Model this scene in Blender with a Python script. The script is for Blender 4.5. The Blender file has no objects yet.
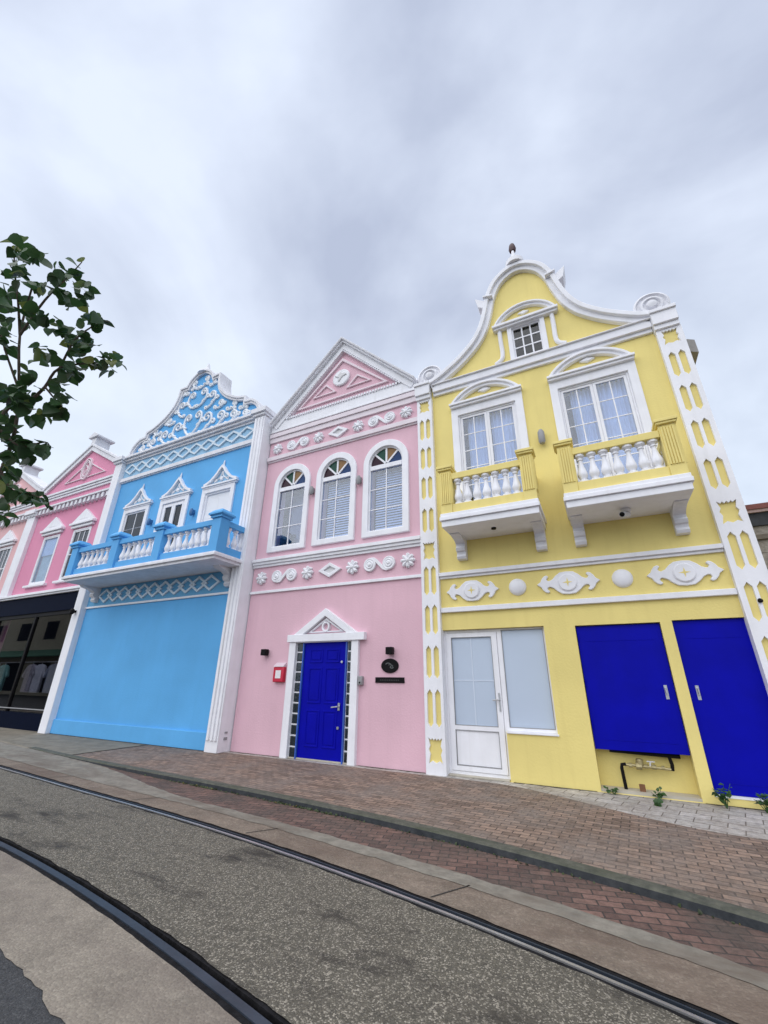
import bpy, bmesh, math, random
from mathutils import Matrix, Vector, Quaternion
from mathutils.geometry import delaunay_2d_cdt

U = 0.87                     # units read off image pixels -> metres; scales whole scene and camera
random.seed(7)
sc = bpy.context.scene
COL = sc.collection

# ------------------------------------------------------------------ camera
R = ((0.89396, 0.44803, 0.01024), (0.16219, -0.34475, 0.92458), (-0.41777, 0.82488, 0.38086))
cd = bpy.data.cameras.new("camera"); cam = bpy.data.objects.new("camera", cd); COL.objects.link(cam)
cd.sensor_fit = 'AUTO'; cd.sensor_width = 36.0; cd.lens = 410.99 * 36.0 / 1024.0
cd.clip_start = 0.05; cd.clip_end = 2000
cam.matrix_world = Matrix(((R[0][0], R[1][0], -R[2][0], 0), (R[0][1], R[1][1], -R[2][1], 0),
                           (R[0][2], R[1][2], -R[2][2], 1.6 * U), (0, 0, 0, 1)))
sc.camera = cam

# ------------------------------------------------------------------ sky, sun, exposure
SUN_EL, SUN_AZ = math.radians(56), math.radians(195)      # azimuth clockwise from +Y
w = bpy.data.worlds.new("World"); sc.world = w; w.use_nodes = True
nt = w.node_tree; N = nt.nodes; L = nt.links; N.clear()
out = N.new('ShaderNodeOutputWorld')
sky = N.new('ShaderNodeTexSky'); sky.sky_type = 'NISHITA'; sky.sun_disc = False
sky.sun_elevation = SUN_EL; sky.sun_rotation = SUN_AZ
bg1 = N.new('ShaderNodeBackground'); bg1.inputs[1].default_value = 0.1; L.new(sky.outputs[0], bg1.inputs[0])
tc = N.new('ShaderNodeTexCoord')
sep = N.new('ShaderNodeSeparateXYZ'); L.new(tc.outputs['Generated'], sep.inputs[0])
def mth(op, a, b=None, c=None):
    n = N.new('ShaderNodeMath'); n.operation = op
    for i, v in enumerate((a, b, c)):
        if v is None: continue
        if isinstance(v, (int, float)): n.inputs[i].default_value = v
        else: L.new(v, n.inputs[i])
    return n.outputs[0]
den = mth('ADD', mth('MAXIMUM', sep.outputs[2], 0.0), 0.35)
cx = mth('DIVIDE', sep.outputs[0], den); cy = mth('DIVIDE', sep.outputs[1], den)
cmb = N.new('ShaderNodeCombineXYZ'); L.new(cx, cmb.inputs[0]); L.new(cy, cmb.inputs[1])
n1 = N.new('ShaderNodeTexNoise'); n1.inputs['Scale'].default_value = 1.6; n1.inputs['Detail'].default_value = 6
n1.inputs['Roughness'].default_value = 0.5; n1.inputs['Distortion'].default_value = 0.6
L.new(cmb.outputs[0], n1.inputs['Vector'])
n2 = N.new('ShaderNodeTexNoise'); n2.inputs['Scale'].default_value = 3.6; n2.inputs['Detail'].default_value = 5; n2.inputs['Roughness'].default_value = 0.5
L.new(cmb.outputs[0], n2.inputs['Vector'])
cl = mth('ADD', mth('MULTIPLY', n1.outputs[0], 0.70), mth('MULTIPLY', n2.outputs[0], 0.30))
rp = N.new('ShaderNodeValToRGB'); L.new(cl, rp.inputs[0])
rp.color_ramp.elements[0].position = 0.40; rp.color_ramp.elements[0].color = (0.42, 0.47, 0.60, 1)
rp.color_ramp.elements[1].position = 0.62; rp.color_ramp.elements[1].color = (0.69, 0.755, 0.885, 1)
hz = N.new('ShaderNodeMapRange'); L.new(sep.outputs[2], hz.inputs[0])
hz.inputs[1].default_value = 0.05; hz.inputs[2].default_value = 0.74; hz.inputs[3].default_value = 0.80; hz.inputs[4].default_value = 0.0
mixc = N.new('ShaderNodeMixRGB'); L.new(hz.outputs[0], mixc.inputs[0]); L.new(rp.outputs[0], mixc.inputs[1])
mixc.inputs[2].default_value = (0.80, 0.90, 1.0, 1)
bg2 = N.new('ShaderNodeBackground'); bg2.inputs[1].default_value = 0.93; L.new(mixc.outputs[0], bg2.inputs[0])
ms = N.new('ShaderNodeMixShader'); ms.inputs[0].default_value = 0.93
L.new(bg1.outputs[0], ms.inputs[1]); L.new(bg2.outputs[0], ms.inputs[2]); L.new(ms.outputs[0], out.inputs[0])
sd = bpy.data.lights.new("sun", 'SUN'); sd.energy = 1.7; sd.angle = math.radians(90); sd.color = (1.0, 0.97, 0.94)
sun = bpy.data.objects.new("sun", sd); COL.objects.link(sun)
sdir = Vector((math.sin(SUN_AZ) * math.cos(SUN_EL), math.cos(SUN_AZ) * math.cos(SUN_EL), math.sin(SUN_EL)))
sun.rotation_euler = sdir.to_track_quat('Z', 'Y').to_euler(); sun.location = (0, -10, 30)
sc.view_settings.view_transform = 'Standard'; sc.view_settings.look = 'None'
sc.view_settings.exposure = 0.44; sc.view_settings.gamma = 1.0; sc.view_settings.use_curve_mapping = False
sc.render.engine = 'CYCLES'; sc.cycles.max_bounces = 6; sc.cycles.transparent_max_bounces = 12

# ------------------------------------------------------------------ materials
def mat(name, col, rough=0.7, var=0.08, vscale=1.2, bump=0.0, bscale=60, metal=0.0, streak=0.0, spec=0.5, dirt=None):
    m = bpy.data.materials.new(name); m.use_nodes = True
    t = m.node_tree; n = t.nodes; l = t.links; b = n['Principled BSDF']
    b.inputs['Roughness'].default_value = rough; b.inputs['Metallic'].default_value = metal
    b.inputs['Specular IOR Level'].default_value = spec
    c = n.new('ShaderNodeTexCoord')
    no = n.new('ShaderNodeTexNoise'); no.inputs['Scale'].default_value = vscale; no.inputs['Detail'].default_value = 5
    l.new(c.outputs['Object'], no.inputs['Vector'])
    r = n.new('ShaderNodeValToRGB'); r.color_ramp.elements[0].position = 0.3; r.color_ramp.elements[1].position = 0.7
    r.color_ramp.elements[0].color = (*[v * (1 - var) for v in col], 1)
    r.color_ramp.elements[1].color = (*[min(1, v * (1 + var * 0.35)) for v in col], 1)
    l.new(no.outputs[0], r.inputs[0]); last = r.outputs[0]
    if streak:
        mp = n.new('ShaderNodeMapping'); mp.inputs['Scale'].default_value = (5.0, 5.0, 0.35); l.new(c.outputs['Object'], mp.inputs[0])
        n2 = n.new('ShaderNodeTexNoise'); n2.inputs['Scale'].default_value = 1.6; n2.inputs['Detail'].default_value = 6; l.new(mp.outputs[0], n2.inputs['Vector'])
        r2 = n.new('ShaderNodeValToRGB'); r2.color_ramp.elements[0].position = 0.5; r2.color_ramp.elements[1].position = 0.78
        l.new(n2.outputs[0], r2.inputs[0])
        mu = n.new('ShaderNodeMath'); mu.operation = 'MULTIPLY'; mu.inputs[1].default_value = streak; l.new(r2.outputs[0], mu.inputs[0])
        mx = n.new('ShaderNodeMixRGB'); l.new(mu.outputs[0], mx.inputs[0]); l.new(last, mx.inputs[1])
        mx.inputs[2].default_value = (*(dirt or [v * 0.62 for v in col]), 1); last = mx.outputs[0]
    l.new(last, b.inputs['Base Color'])
    if bump:
        n3 = n.new('ShaderNodeTexNoise'); n3.inputs['Scale'].default_value = bscale; n3.inputs['Detail'].default_value = 4
        l.new(c.outputs['Object'], n3.inputs['Vector'])
        bp = n.new('ShaderNodeBump'); bp.inputs['Strength'].default_value = bump; bp.inputs['Distance'].default_value = 0.01
        l.new(n3.outputs[0], bp.inputs['Height']); l.new(bp.outputs[0], b.inputs['Normal'])
    return m

def glassmat(name, tint=(0.8, 0.85, 0.9), refl=0.12, rough=0.02):
    m = bpy.data.materials.new(name); m.use_nodes = True
    t = m.node_tree; n = t.nodes; l = t.links; n.clear()
    o = n.new('ShaderNodeOutputMaterial'); mx = n.new('ShaderNodeMixShader')
    tr = n.new('ShaderNodeBsdfTransparent'); tr.inputs[0].default_value = (*tint, 1)
    gl = n.new('ShaderNodeBsdfGlossy'); gl.inputs['Roughness'].default_value = rough
    lw = n.new('ShaderNodeLayerWeight'); lw.inputs[0].default_value = 0.5
    fr = n.new('ShaderNodeMath'); fr.operation = 'POWER'; fr.inputs[1].default_value = 4.0; l.new(lw.outputs['Facing'], fr.inputs[0])
    ad = n.new('ShaderNodeMath'); ad.operation = 'ADD'; ad.inputs[1].default_value = refl; ad.use_clamp = True
    l.new(fr.outputs[0], ad.inputs[0]); l.new(ad.outputs[0], mx.inputs[0]); l.new(tr.outputs[0], mx.inputs[1]); l.new(gl.outputs[0], mx.inputs[2])
    l.new(mx.outputs[0], o.inputs[0]); return m

YEL = mat("yellow_stucco", (0.83, 0.69, 0.25), 0.85, 0.10, 0.9, 0.35, 30, streak=0.22, dirt=(0.62, 0.49, 0.17))
YELT = mat("yellow_trim", (0.83, 0.69, 0.25), 0.8, 0.08, 3, 0.2, 60, streak=0.25, dirt=(0.55, 0.44, 0.17))
WHT = mat("white_paint", (0.85, 0.85, 0.89), 0.7, 0.06, 3, 0.2, 45, streak=0.24, dirt=(0.56, 0.55, 0.54))
WHTC = mat("white_old_coping", (0.79, 0.79, 0.83), 0.8, 0.10, 5, 0.2, 60, streak=0.25, dirt=(0.38, 0.38, 0.40))
GREYW = mat("grey_plaster", (0.70, 0.69, 0.70), 0.8, 0.08, 4, 0.2, 60, streak=0.2)
PNK = mat("pink_stucco", (0.74, 0.475, 0.55), 0.85, 0.09, 0.9, 0.4, 30, streak=0.20, dirt=(0.58, 0.36, 0.42))
PNK2 = mat("deep_pink_stucco", (0.72, 0.28, 0.42), 0.85, 0.06, 1.2, 0.25, 40, streak=0.1)
PNK3 = mat("salmon_stucco", (0.76, 0.46, 0.47), 0.85, 0.06, 1.2, 0.25, 40, streak=0.1)
BLU = mat("sky_blue_stucco", (0.11, 0.41, 0.77), 0.8, 0.12, 0.8, 0.35, 30, streak=0.22, dirt=(0.085, 0.34, 0.66))
BLU2 = mat("pale_blue_plaster", (0.30, 0.52, 0.72), 0.8, 0.06, 2, 0.15, 60)
BLUT = mat("blue_trim", (0.10, 0.39, 0.76), 0.7, 0.06, 2, 0.1, 60)
ROY = mat("royal_blue_paint", (0.001, 0.002, 0.36), 0.5, 0.15, 2.5, 0.05, 30, spec=0.10, streak=0.2, dirt=(0.002, 0.004, 0.25))
NAVY = mat("navy_panel", (0.002, 0.005, 0.018), 0.6, 0.1, 2, spec=0.05)
BLK = mat("black_metal", (0.008, 0.007, 0.008), 0.5, 0.1, 6, spec=0.12)
DRED = mat("dark_red_metal", (0.05, 0.012, 0.015), 0.5, 0.1, 8)
STEEL = mat("brushed_steel", (0.6, 0.6, 0.62), 0.3, 0.1, 20, metal=1.0)
GREY = mat("grey_metal", (0.30, 0.30, 0.31), 0.5, 0.15, 8)
REDB = mat("red_box_paint", (0.55, 0.015, 0.05), 0.4, 0.06, 4)
PAPER = mat("white_label", (0.80, 0.78, 0.79), 0.7, 0.05, 6)
FROST = mat("frosted_film", (0.50, 0.58, 0.70), 0.22, 0.03, 1.5)
CURT = mat("white_curtain", (0.80, 0.82, 0.88), 0.9, 0.05, 4)
BLIND = mat("white_blind", (0.80, 0.81, 0.84), 0.7, 0.04, 4)
SCREEN = mat("greyish_green_curtain", (0.68, 0.74, 0.64), 0.9, 0.25, 5)
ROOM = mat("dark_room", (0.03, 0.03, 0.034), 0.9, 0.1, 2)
CONC = mat("niche_concrete", (0.50, 0.46, 0.38), 0.9, 0.15, 4, 0.3, 30)
ROOF = mat("red_roof_tile", (0.22, 0.08, 0.07), 0.8, 0.2, 6, 0.3, 20)
ROOFG = mat("grey_roof_sheet", (0.34, 0.33, 0.32), 0.8, 0.2, 3, 0.2, 20)
GLS = glassmat("window_glass", (0.78, 0.86, 0.98), 0.10)
GLS2 = glassmat("dark_window_glass", (0.45, 0.48, 0.52), 0.05)
SHOPG = glassmat("shop_glass", (0.62, 0.63, 0.66), 0.02)
def stained(n, c): return mat(n, c, 0.2, 0.1, 4, spec=0.15)
ST = [stained("purple_stained_glass", (0.03, 0.008, 0.02)), stained("green_stained_glass", (0.010, 0.065, 0.045)),
      stained("amber_stained_glass", (0.25, 0.14, 0.055)), stained("blue_stained_glass", (0.012, 0.045, 0.14))]
BLOCK = mat("dark_glass_block", (0.012, 0.022, 0.03), 0.08, 0.5, 9, 0.3, 25, spec=0.7)
BARK = mat("bark", (0.10, 0.075, 0.055), 0.9, 0.3, 10, 0.5, 30)

# ------------------------------------------------------------------ mesh builder
ORG = {}
class MB:
    def __init__(s): s.v = []; s.f = []
    def add(s, vs, fs):
        o = len(s.v); s.v += [tuple(p) for p in vs]; s.f += [tuple(i + o for i in f) for f in fs]; return s
    def box(s, x0, x1, y0, y1, z0, z1):
        return s.add([(x0, y0, z0), (x1, y0, z0), (x1, y1, z0), (x0, y1, z0), (x0, y0, z1), (x1, y0, z1), (x1, y1, z1), (x0, y1, z1)],
                     [(0, 3, 2, 1), (4, 5, 6, 7), (0, 1, 5, 4), (1, 2, 6, 5), (2, 3, 7, 6), (3, 0, 4, 7)])
    def prism(s, outer, y0, y1, holes=()):
        if holes:
            pts, loops = [], []
            for lp in [outer] + list(holes):
                o = len(pts); pts += [Vector(p) for p in lp]; loops.append(list(range(o, len(pts))))
            edges = [(lp[i], lp[(i + 1) % len(lp)]) for lp in loops for i in range(len(lp))]
            V, E_, F, ov, oe, of = delaunay_2d_cdt(pts, edges, loops, 2, 1e-6)
            def inside(p, lp):
                c = False
                for i in range(len(lp)):
                    a, b = lp[i], lp[i - 1]
                    if (a[1] > p.y) != (b[1] > p.y) and p.x < (b[0] - a[0]) * (p.y - a[1]) / (b[1] - a[1]) + a[0]: c = not c
                return c
            keep = []
            for f in F:
                c = sum((V[i] for i in f), Vector((0, 0))) / len(f)
                if inside(c, outer) and not any(inside(c, h) for h in holes): keep.append(f)
            n = len(V); vs = [(p.x, y0, p.y) for p in V] + [(p.x, y1, p.y) for p in V]
            fs = [tuple(f) for f in keep] + [tuple(i + n for i in reversed(f)) for f in keep]
            cnt = {}
            for f in keep:
                for i in range(len(f)):
                    a, b = f[i], f[(i + 1) % len(f)]; cnt.setdefault((min(a, b), max(a, b)), []).append((a, b))
            for k, e in cnt.items():
                if len(e) == 1: a, b = e[0]; fs.append((b, a, a + n, b + n))
            return s.add(vs, fs)
        n = len(outer)
        vs = [(x, y0, z) for x, z in outer] + [(x, y1, z) for x, z in outer]
        fs = [tuple(range(n)), tuple(range(2 * n - 1, n - 1, -1))] + [(i, i + n, (i + 1) % n + n, (i + 1) % n) for i in range(n)]
        return s.add(vs, fs)
    def profx(s, prof, x0, x1):                       # closed (y,z) profile along x
        n = len(prof)
        vs = [(x0, y, z) for y, z in prof] + [(x1, y, z) for y, z in prof]
        return s.add(vs, [tuple(range(n)), tuple(range(2 * n - 1, n - 1, -1))] + [(i, i + n, (i + 1) % n + n, (i + 1) % n) for i in range(n)])
    def sweep(s, path, prof, closed=False):           # path in xz, profile (n,y); n to the left of travel
        m = len(path); k = len(prof); vs = []
        for i, p in enumerate(path):
            def d(a, b):
                v = Vector((path[b][0] - path[a][0], path[b][1] - path[a][1])); return v.normalized()
            if closed: d0, d1 = d(i - 1, i), d(i, (i + 1) % m)
            else: d0 = d(max(i - 1, 0), max(i, 1)); d1 = d(min(i, m - 2), min(i + 1, m - 1))
            n0 = Vector((-d0.y, d0.x)); n1_ = Vector((-d1.y, d1.x)); nn = n0 + n1_
            if nn.length < 1e-4: nn = n0.copy()
            nn.normalize(); sca = 1 / max(0.55, nn.dot(n0))
            for a, y in prof: vs.append((p[0] + nn.x * a * sca, y, p[1] + nn.y * a * sca))
        fs = []
        for i in range(m if closed else m - 1):
            j = (i + 1) % m
            for q in range(k): fs.append((i * k + q, i * k + (q + 1) % k, j * k + (q + 1) % k, j * k + q))
        if not closed: fs += [tuple(range(k)), tuple(range(m * k - 1, (m - 1) * k - 1, -1))]
        return s.add(vs, fs)
    def strip(s, path, wd, y0, y1, closed=False):     # flat band of width wd centred on path
        h = wd / 2; return s.sweep(path, [(-h, y1), (-h, y0), (h, y0), (h, y1)], closed)
    def tube(s, pts, r, seg=8):
        pts = [Vector(p) for p in pts]; m = len(pts); vs = []; prev = None
        for i, p in enumerate(pts):
            d = (pts[min(i + 1, m - 1)] - pts[max(i - 1, 0)]).normalized()
            if prev is None: a = d.orthogonal().normalized()
            else: a = (prev - d * prev.dot(d)).normalized()
            prev = a; b = d.cross(a); rr = r[i] if isinstance(r, (list, tuple)) else r
            for q in range(seg):
                t = 2 * math.pi * q / seg; vs.append(p + (a * math.cos(t) + b * math.sin(t)) * rr)
        fs = [(i * seg + q, i * seg + (q + 1) % seg, (i + 1) * seg + (q + 1) % seg, (i + 1) * seg + q) for i in range(m - 1) for q in range(seg)]
        fs += [tuple(range(seg - 1, -1, -1)), tuple(range((m - 1) * seg, m * seg))]
        return s.add(vs, fs)
    def lathe(s, prof, c, seg=16, axis='z'):          # prof (r, h)
        vs = []
        for r, h in prof:
            for q in range(seg):
                t = 2 * math.pi * q / seg; u, v = r * math.cos(t), r * math.sin(t)
                vs.append((c[0] + u, c[1] + v, c[2] + h) if axis == 'z' else (c[0] + u, c[1] - h, c[2] + v))
        m = len(prof)
        fs = [(i * seg + q, i * seg + (q + 1) % seg, (i + 1) * seg + (q + 1) % seg, (i + 1) * seg + q) for i in range(m - 1) for q in range(seg)]
        fs += [tuple(range(seg)), tuple(range((m - 1) * seg, m * seg))]
        return s.add(vs, fs)

def link(name, mb, m, parent=None, bevel=0.0, smooth=True, label=None, org=None, dx=0.0, dz=0.0):  # dx, dz: baked shifts that line proud parts up with their image positions
    o0 = Vector(org) if org else (ORG[parent.name] if parent else Vector((0, 0, 0)))
    me = bpy.data.meshes.new(name)
    me.from_pydata([((x + dx - o0.x) * U, (y - o0.y) * U, (z + dz - o0.z) * U) for x, y, z in mb.v], [], mb.f)
    b = bmesh.new(); b.from_mesh(me); bmesh.ops.recalc_face_normals(b, faces=b.faces); b.to_mesh(me); b.free()
    if smooth:
        for p in me.polygons: p.use_smooth = True
        me.set_sharp_from_angle(angle=math.radians(32))
    me.materials.append(m)
    o = bpy.data.objects.new(name, me); COL.objects.link(o); ORG[o.name] = o0
    if parent: o.parent = parent
    else: o.location = o0 * U
    if bevel:
        bm_ = o.modifiers.new("bevel", 'BEVEL'); bm_.width = bevel * U; bm_.segments = 2; bm_.limit_method = 'ANGLE'; bm_.angle_limit = math.radians(40)
    if label: o['label'] = label
    return o
def thing(name, label, cat, loc, group=None):
    o = bpy.data.objects.new(name, None); COL.objects.link(o); o.location = Vector(loc) * U; o.empty_display_size = 0.2
    o['label'] = label; o['category'] = cat; ORG[o.name] = Vector(loc)
    if group: o['group'] = group
    return o
def tag(o, label, cat, group=None):
    o['label'] = label; o['category'] = cat
    if group: o['group'] = group
    return o
def struct(o, kind='structure', label=None, cat=None):
    o['kind'] = kind
    if label: o['label'] = label
    if cat: o['category'] = cat
    return o
def B(*a): return MB().box(*a)
def rect(x0, x1, z0, z1): return [(x0, z0), (x1, z0), (x1, z1), (x0, z1)]
def arch(x0, x1, z0, zs, seg=20):
    c = (x0 + x1) / 2; r = (x1 - x0) / 2
    return [(x0, z0), (x1, z0)] + [(c + r * math.cos(math.pi * i / seg), zs + r * math.sin(math.pi * i / seg)) for i in range(seg + 1)]
def segarc(x0, x1, z0, h, seg=16):
    c = (x0 + x1) / 2; a = (x1 - x0) / 2; r = (a * a + h * h) / (2 * h); th = math.asin(min(1, a / r))
    return [(c + r * math.sin(-th + 2 * th * i / seg), z0 + h - r + r * math.cos(-th + 2 * th * i / seg)) for i in range(seg + 1)]
def mould(x0, x1, y, z0, z1, steps, back=None):      # stepped horizontal moulding: steps = [(frac0, frac1, projection)]
    mb = MB(); b = back or y + 0.06
    for a, c, p in steps: mb.box(x0, x1, y - p, b, z0 + (z1 - z0) * a, z0 + (z1 - z0) * c)
    return mb
def smooth(pts, n=4, closed=False):                   # Catmull-Rom
    r = []; m = len(pts)
    for i in range(m - 1):
        p0, p1, p2, p3 = pts[max(i - 1, 0)], pts[i], pts[i + 1], pts[min(i + 2, m - 1)]
        for k in range(n):
            t = k / n
            r.append(tuple(0.5 * (2 * b + (c - a) * t + (2 * a - 5 * b + 4 * c - d) * t * t + (3 * b - a - 3 * c + d) * t ** 3) for a, b, c, d in zip(p0, p1, p2, p3)))
    r.append(tuple(pts[-1])); return r

# ------------------------------------------------------------------ ground
def sstep(x, a, b):
    t = min(1, max(0, (x - a) / (b - a))); return t * t * (3 - 2 * t)
def rz(x): return -0.02 - 0.05 * sstep(x, -12, -7)
def poly(c, x, lo, hi):
    xx = min(max(x, lo), hi); v = 0
    for k in c: v = v * xx + k
    d = 0; n = len(c) - 1
    for i, k in enumerate(c[:-1]): d = d * xx + k * (n - i)
    return v + d * (x - xx)
def y_far(x): return poly((-0.00074, -0.02249, -0.28351, 3.6108), x, -10.5, 2.5)
def y_near(x): return poly((-0.0161, -0.27718, 1.97098), x, -7.5, 2.5) if x > -7.5 else y_far(x) - (y_far(-7.5) - poly((-0.0161, -0.27718, 1.97098), -7.5, -7.5, 2.5))
def y_kerb(x): return poly((-0.00113, -0.02665, -0.26683, 5.00113), x, -12.5, 3)
def y_asph(x): return 1.485 - 0.163 * x if x > -4 else 1.485 - 0.163 * -4 - 0.06 * (x + 4)
XS = [-70, -50, -40, -30, -25, -22, -20, -18] + [-17 + 0.5 * i for i in range(10)] + [-12 + 0.08 * i for i in range(226)] + [7, 9, 12, 16, 22, 30]
def jag(x, k, a): return a * (math.sin(x * 7.3 + k) + math.sin(x * 17.9 + 2.1 * k) * .7 + math.sin(x * 41.7 + 3.3 * k) * .6 + math.sin(x * 93.1 + k * 5) * .5) / 2.8
def sheet(name, ya, yb, dz, m, x0=-70, x1=30, nj=1, flat=False):
    xs = [x for x in XS if x0 <= x <= x1]; mb = MB(); vs = []
    for x in xs:
        for j in range(nj + 1):
            t = j / nj; vs.append((x, ya(x) * (1 - t) + yb(x) * t, (0 if flat else rz(x)) + dz))
    k = nj + 1
    mb.add(vs, [(i * k + j, i * k + j + 1, (i + 1) * k + j + 1, (i + 1) * k + j) for i in range(len(xs) - 1) for j in range(nj)])
    return struct(link(name, mb, m, smooth=False))

def ground_mat(name, c0, c1, scale, rough=0.85, bump=0.5, patch=None, p0=0.55, p1=0.7, pscale=0.9, speck=None, wet=0.0):
    m = bpy.data.materials.new(name); m.use_nodes = True
    t = m.node_tree; n = t.nodes; l = t.links; b = n['Principled BSDF']; b.inputs['Roughness'].default_value = rough
    c = n.new('ShaderNodeTexCoord')
    a = n.new('ShaderNodeTexNoise'); a.inputs['Scale'].default_value = scale; a.inputs['Detail'].default_value = 6; a.inputs['Roughness'].default_value = 0.7
    l.new(c.outputs['Object'], a.inputs['Vector'])
    r = n.new('ShaderNodeValToRGB'); r.color_ramp.elements[0].position = 0.35; r.color_ramp.elements[1].position = 0.65
    r.color_ramp.elements[0].color = (*c0, 1); r.color_ramp.elements[1].color = (*c1, 1); l.new(a.outputs[0], r.inputs[0]); last = r.outputs[0]
    h = a.outputs[0]
    if speck:
        vo = n.new('ShaderNodeTexVoronoi'); vo.inputs['Scale'].default_value = speck[0]; l.new(c.outputs['Object'], vo.inputs['Vector'])
        wn = n.new('ShaderNodeTexWhiteNoise'); l.new(vo.outputs['Color'], wn.inputs[0])
        r3 = n.new('ShaderNodeValToRGB'); r3.color_ramp.elements[0].color = (*speck[1], 1); r3.color_ramp.elements[1].color = (*speck[2], 1)
        r3.color_ramp.elements.new(0.72).color = (*[(p + q) / 2 for p, q in zip(speck[1], c1)], 1)
        l.new(wn.outputs[0], r3.inputs[0])
        mx = n.new('ShaderNodeMixRGB'); mx.inputs[0].default_value = speck[3]; l.new(last, mx.inputs[1]); l.new(r3.outputs[0], mx.inputs[2]); last = mx.outputs[0]
        sb = n.new('ShaderNodeMath'); sb.operation = 'SUBTRACT'; sb.inputs[0].default_value = 0.6; l.new(vo.outputs['Distance'], sb.inputs[1]); h = sb.outputs[0]
    if patch:
        pn = n.new('ShaderNodeTexNoise'); pn.inputs['Scale'].default_value = pscale; pn.inputs['Detail'].default_value = 9; pn.inputs['Roughness'].default_value = 0.7
        pm = n.new('ShaderNodeMapping'); pm.inputs['Scale'].default_value = (0.55, 1.7, 1); pm.inputs['Rotation'].default_value = (0, 0, 0.2); l.new(c.outputs['Object'], pm.inputs[0]); l.new(pm.outputs[0], pn.inputs['Vector'])
        r2 = n.new('ShaderNodeValToRGB'); r2.color_ramp.elements[0].position = p0; r2.color_ramp.elements[1].position = p1; l.new(pn.outputs[0], r2.inputs[0])
        mx = n.new('ShaderNodeMixRGB'); l.new(r2.outputs[0], mx.inputs[0]); l.new(last, mx.inputs[1]); mx.inputs[2].default_value = (*patch, 1); last = mx.outputs[0]
        if wet:
            mr = n.new('ShaderNodeMapRange'); mr.inputs[3].default_value = rough; mr.inputs[4].default_value = wet; l.new(r2.outputs[0], mr.inputs[0]); l.new(mr.outputs[0], b.inputs['Roughness'])
    l.new(last, b.inputs['Base Color'])
    bp = n.new('ShaderNodeBump'); bp.inputs['Strength'].default_value = bump; bp.inputs['Distance'].default_value = 0.01
    l.new(h, bp.inputs['Height']); l.new(bp.outputs[0], b.inputs['Normal'])
    return m
def brick_mat(name, c1, c2, mortar, bw, bh, rot=0.0, msize=0.006, grime=(0.10, 0.075, 0.06), gamt=0.6):
    m = bpy.data.materials.new(name); m.use_nodes = True
    t = m.node_tree; n = t.nodes; l = t.links; b = n['Principled BSDF']; b.inputs['Roughness'].default_value = 0.85
    c = n.new('ShaderNodeTexCoord'); mp = n.new('ShaderNodeMapping'); mp.inputs['Rotation'].default_value = (0, 0, rot); l.new(c.outputs['Object'], mp.inputs[0])
    br = n.new('ShaderNodeTexBrick'); l.new(mp.outputs[0], br.inputs['Vector'])
    br.inputs['Color1'].default_value = (*c1, 1); br.inputs['Color2'].default_value = (*c2, 1); br.inputs['Mortar'].default_value = (*mortar, 1)
    br.inputs['Scale'].default_value = 1.0; br.inputs['Mortar Size'].default_value = msize; br.inputs['Mortar Smooth'].default_value = 0.4; br.inputs['Bias'].default_value = 0.0
    br.inputs['Brick Width'].default_value = bw; br.inputs['Row Height'].default_value = bh
    a = n.new('ShaderNodeTexNoise'); a.inputs['Scale'].default_value = 1.4; a.inputs['Detail'].default_value = 9; a.inputs['Roughness'].default_value = 0.72; l.new(c.outputs['Object'], a.inputs['Vector'])
    r = n.new('ShaderNodeValToRGB'); r.color_ramp.elements[0].position = 0.42; r.color_ramp.elements[1].position = 0.62; l.new(a.outputs[0], r.inputs[0])
    mu = n.new('ShaderNodeMath'); mu.operation = 'MULTIPLY'; mu.inputs[1].default_value = gamt; l.new(r.outputs[0], mu.inputs[0])
    mx = n.new('ShaderNodeMixRGB'); l.new(mu.outputs[0], mx.inputs[0]); l.new(br.outputs['Color'], mx.inputs[1]); mx.inputs[2].default_value = (*grime, 1)
    f = n.new('ShaderNodeTexNoise'); f.inputs['Scale'].default_value = 16; f.inputs['Detail'].default_value = 8; f.inputs['Roughness'].default_value = 0.75; l.new(c.outputs['Object'], f.inputs['Vector'])
    mm = n.new('ShaderNodeMixRGB'); mm.blend_type = 'OVERLAY'; mm.inputs[0].default_value = 1.0; l.new(mx.outputs[0], mm.inputs[1]); l.new(f.outputs[0], mm.inputs[2])
    l.new(mm.outputs[0], b.inputs['Base Color'])
    ad = n.new('ShaderNodeMath'); ad.operation = 'SUBTRACT'; l.new(f.outputs[0], ad.inputs[0]); l.new(br.outputs['Fac'], ad.inputs[1])
    bp = n.new('ShaderNodeBump'); bp.inputs['Strength'].default_value = 0.9; bp.inputs['Distance'].default_value = 0.012; l.new(ad.outputs[0], bp.inputs['Height']); l.new(bp.outputs[0], b.inputs['Normal'])
    return m
ASPH = ground_mat("asphalt", (0.028, 0.03, 0.033), (0.065, 0.066, 0.068), 40, 0.85, 0.5, speck=(110, (0.02, 0.02, 0.02), (0.12, 0.12, 0.12), 0.4))
AGG = ground_mat("exposed_aggregate", (0.077, 0.069, 0.050), (0.185, 0.165, 0.124), 14, 0.8, 0.7, patch=(0.031, 0.026, 0.019), p0=0.54, p1=0.66, pscale=1.5, speck=(115, (0.046, 0.041, 0.032), (0.515, 0.461, 0.378), 0.60))
SLAB = ground_mat("tan_concrete", (0.144, 0.113, 0.084), (0.258, 0.201, 0.153), 6, 0.9, 0.5, patch=(0.108, 0.073, 0.054), p0=0.45, p1=0.68, pscale=0.9, speck=(70, (0.103, 0.083, 0.065), (0.309, 0.265, 0.212), 0.35))
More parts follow.
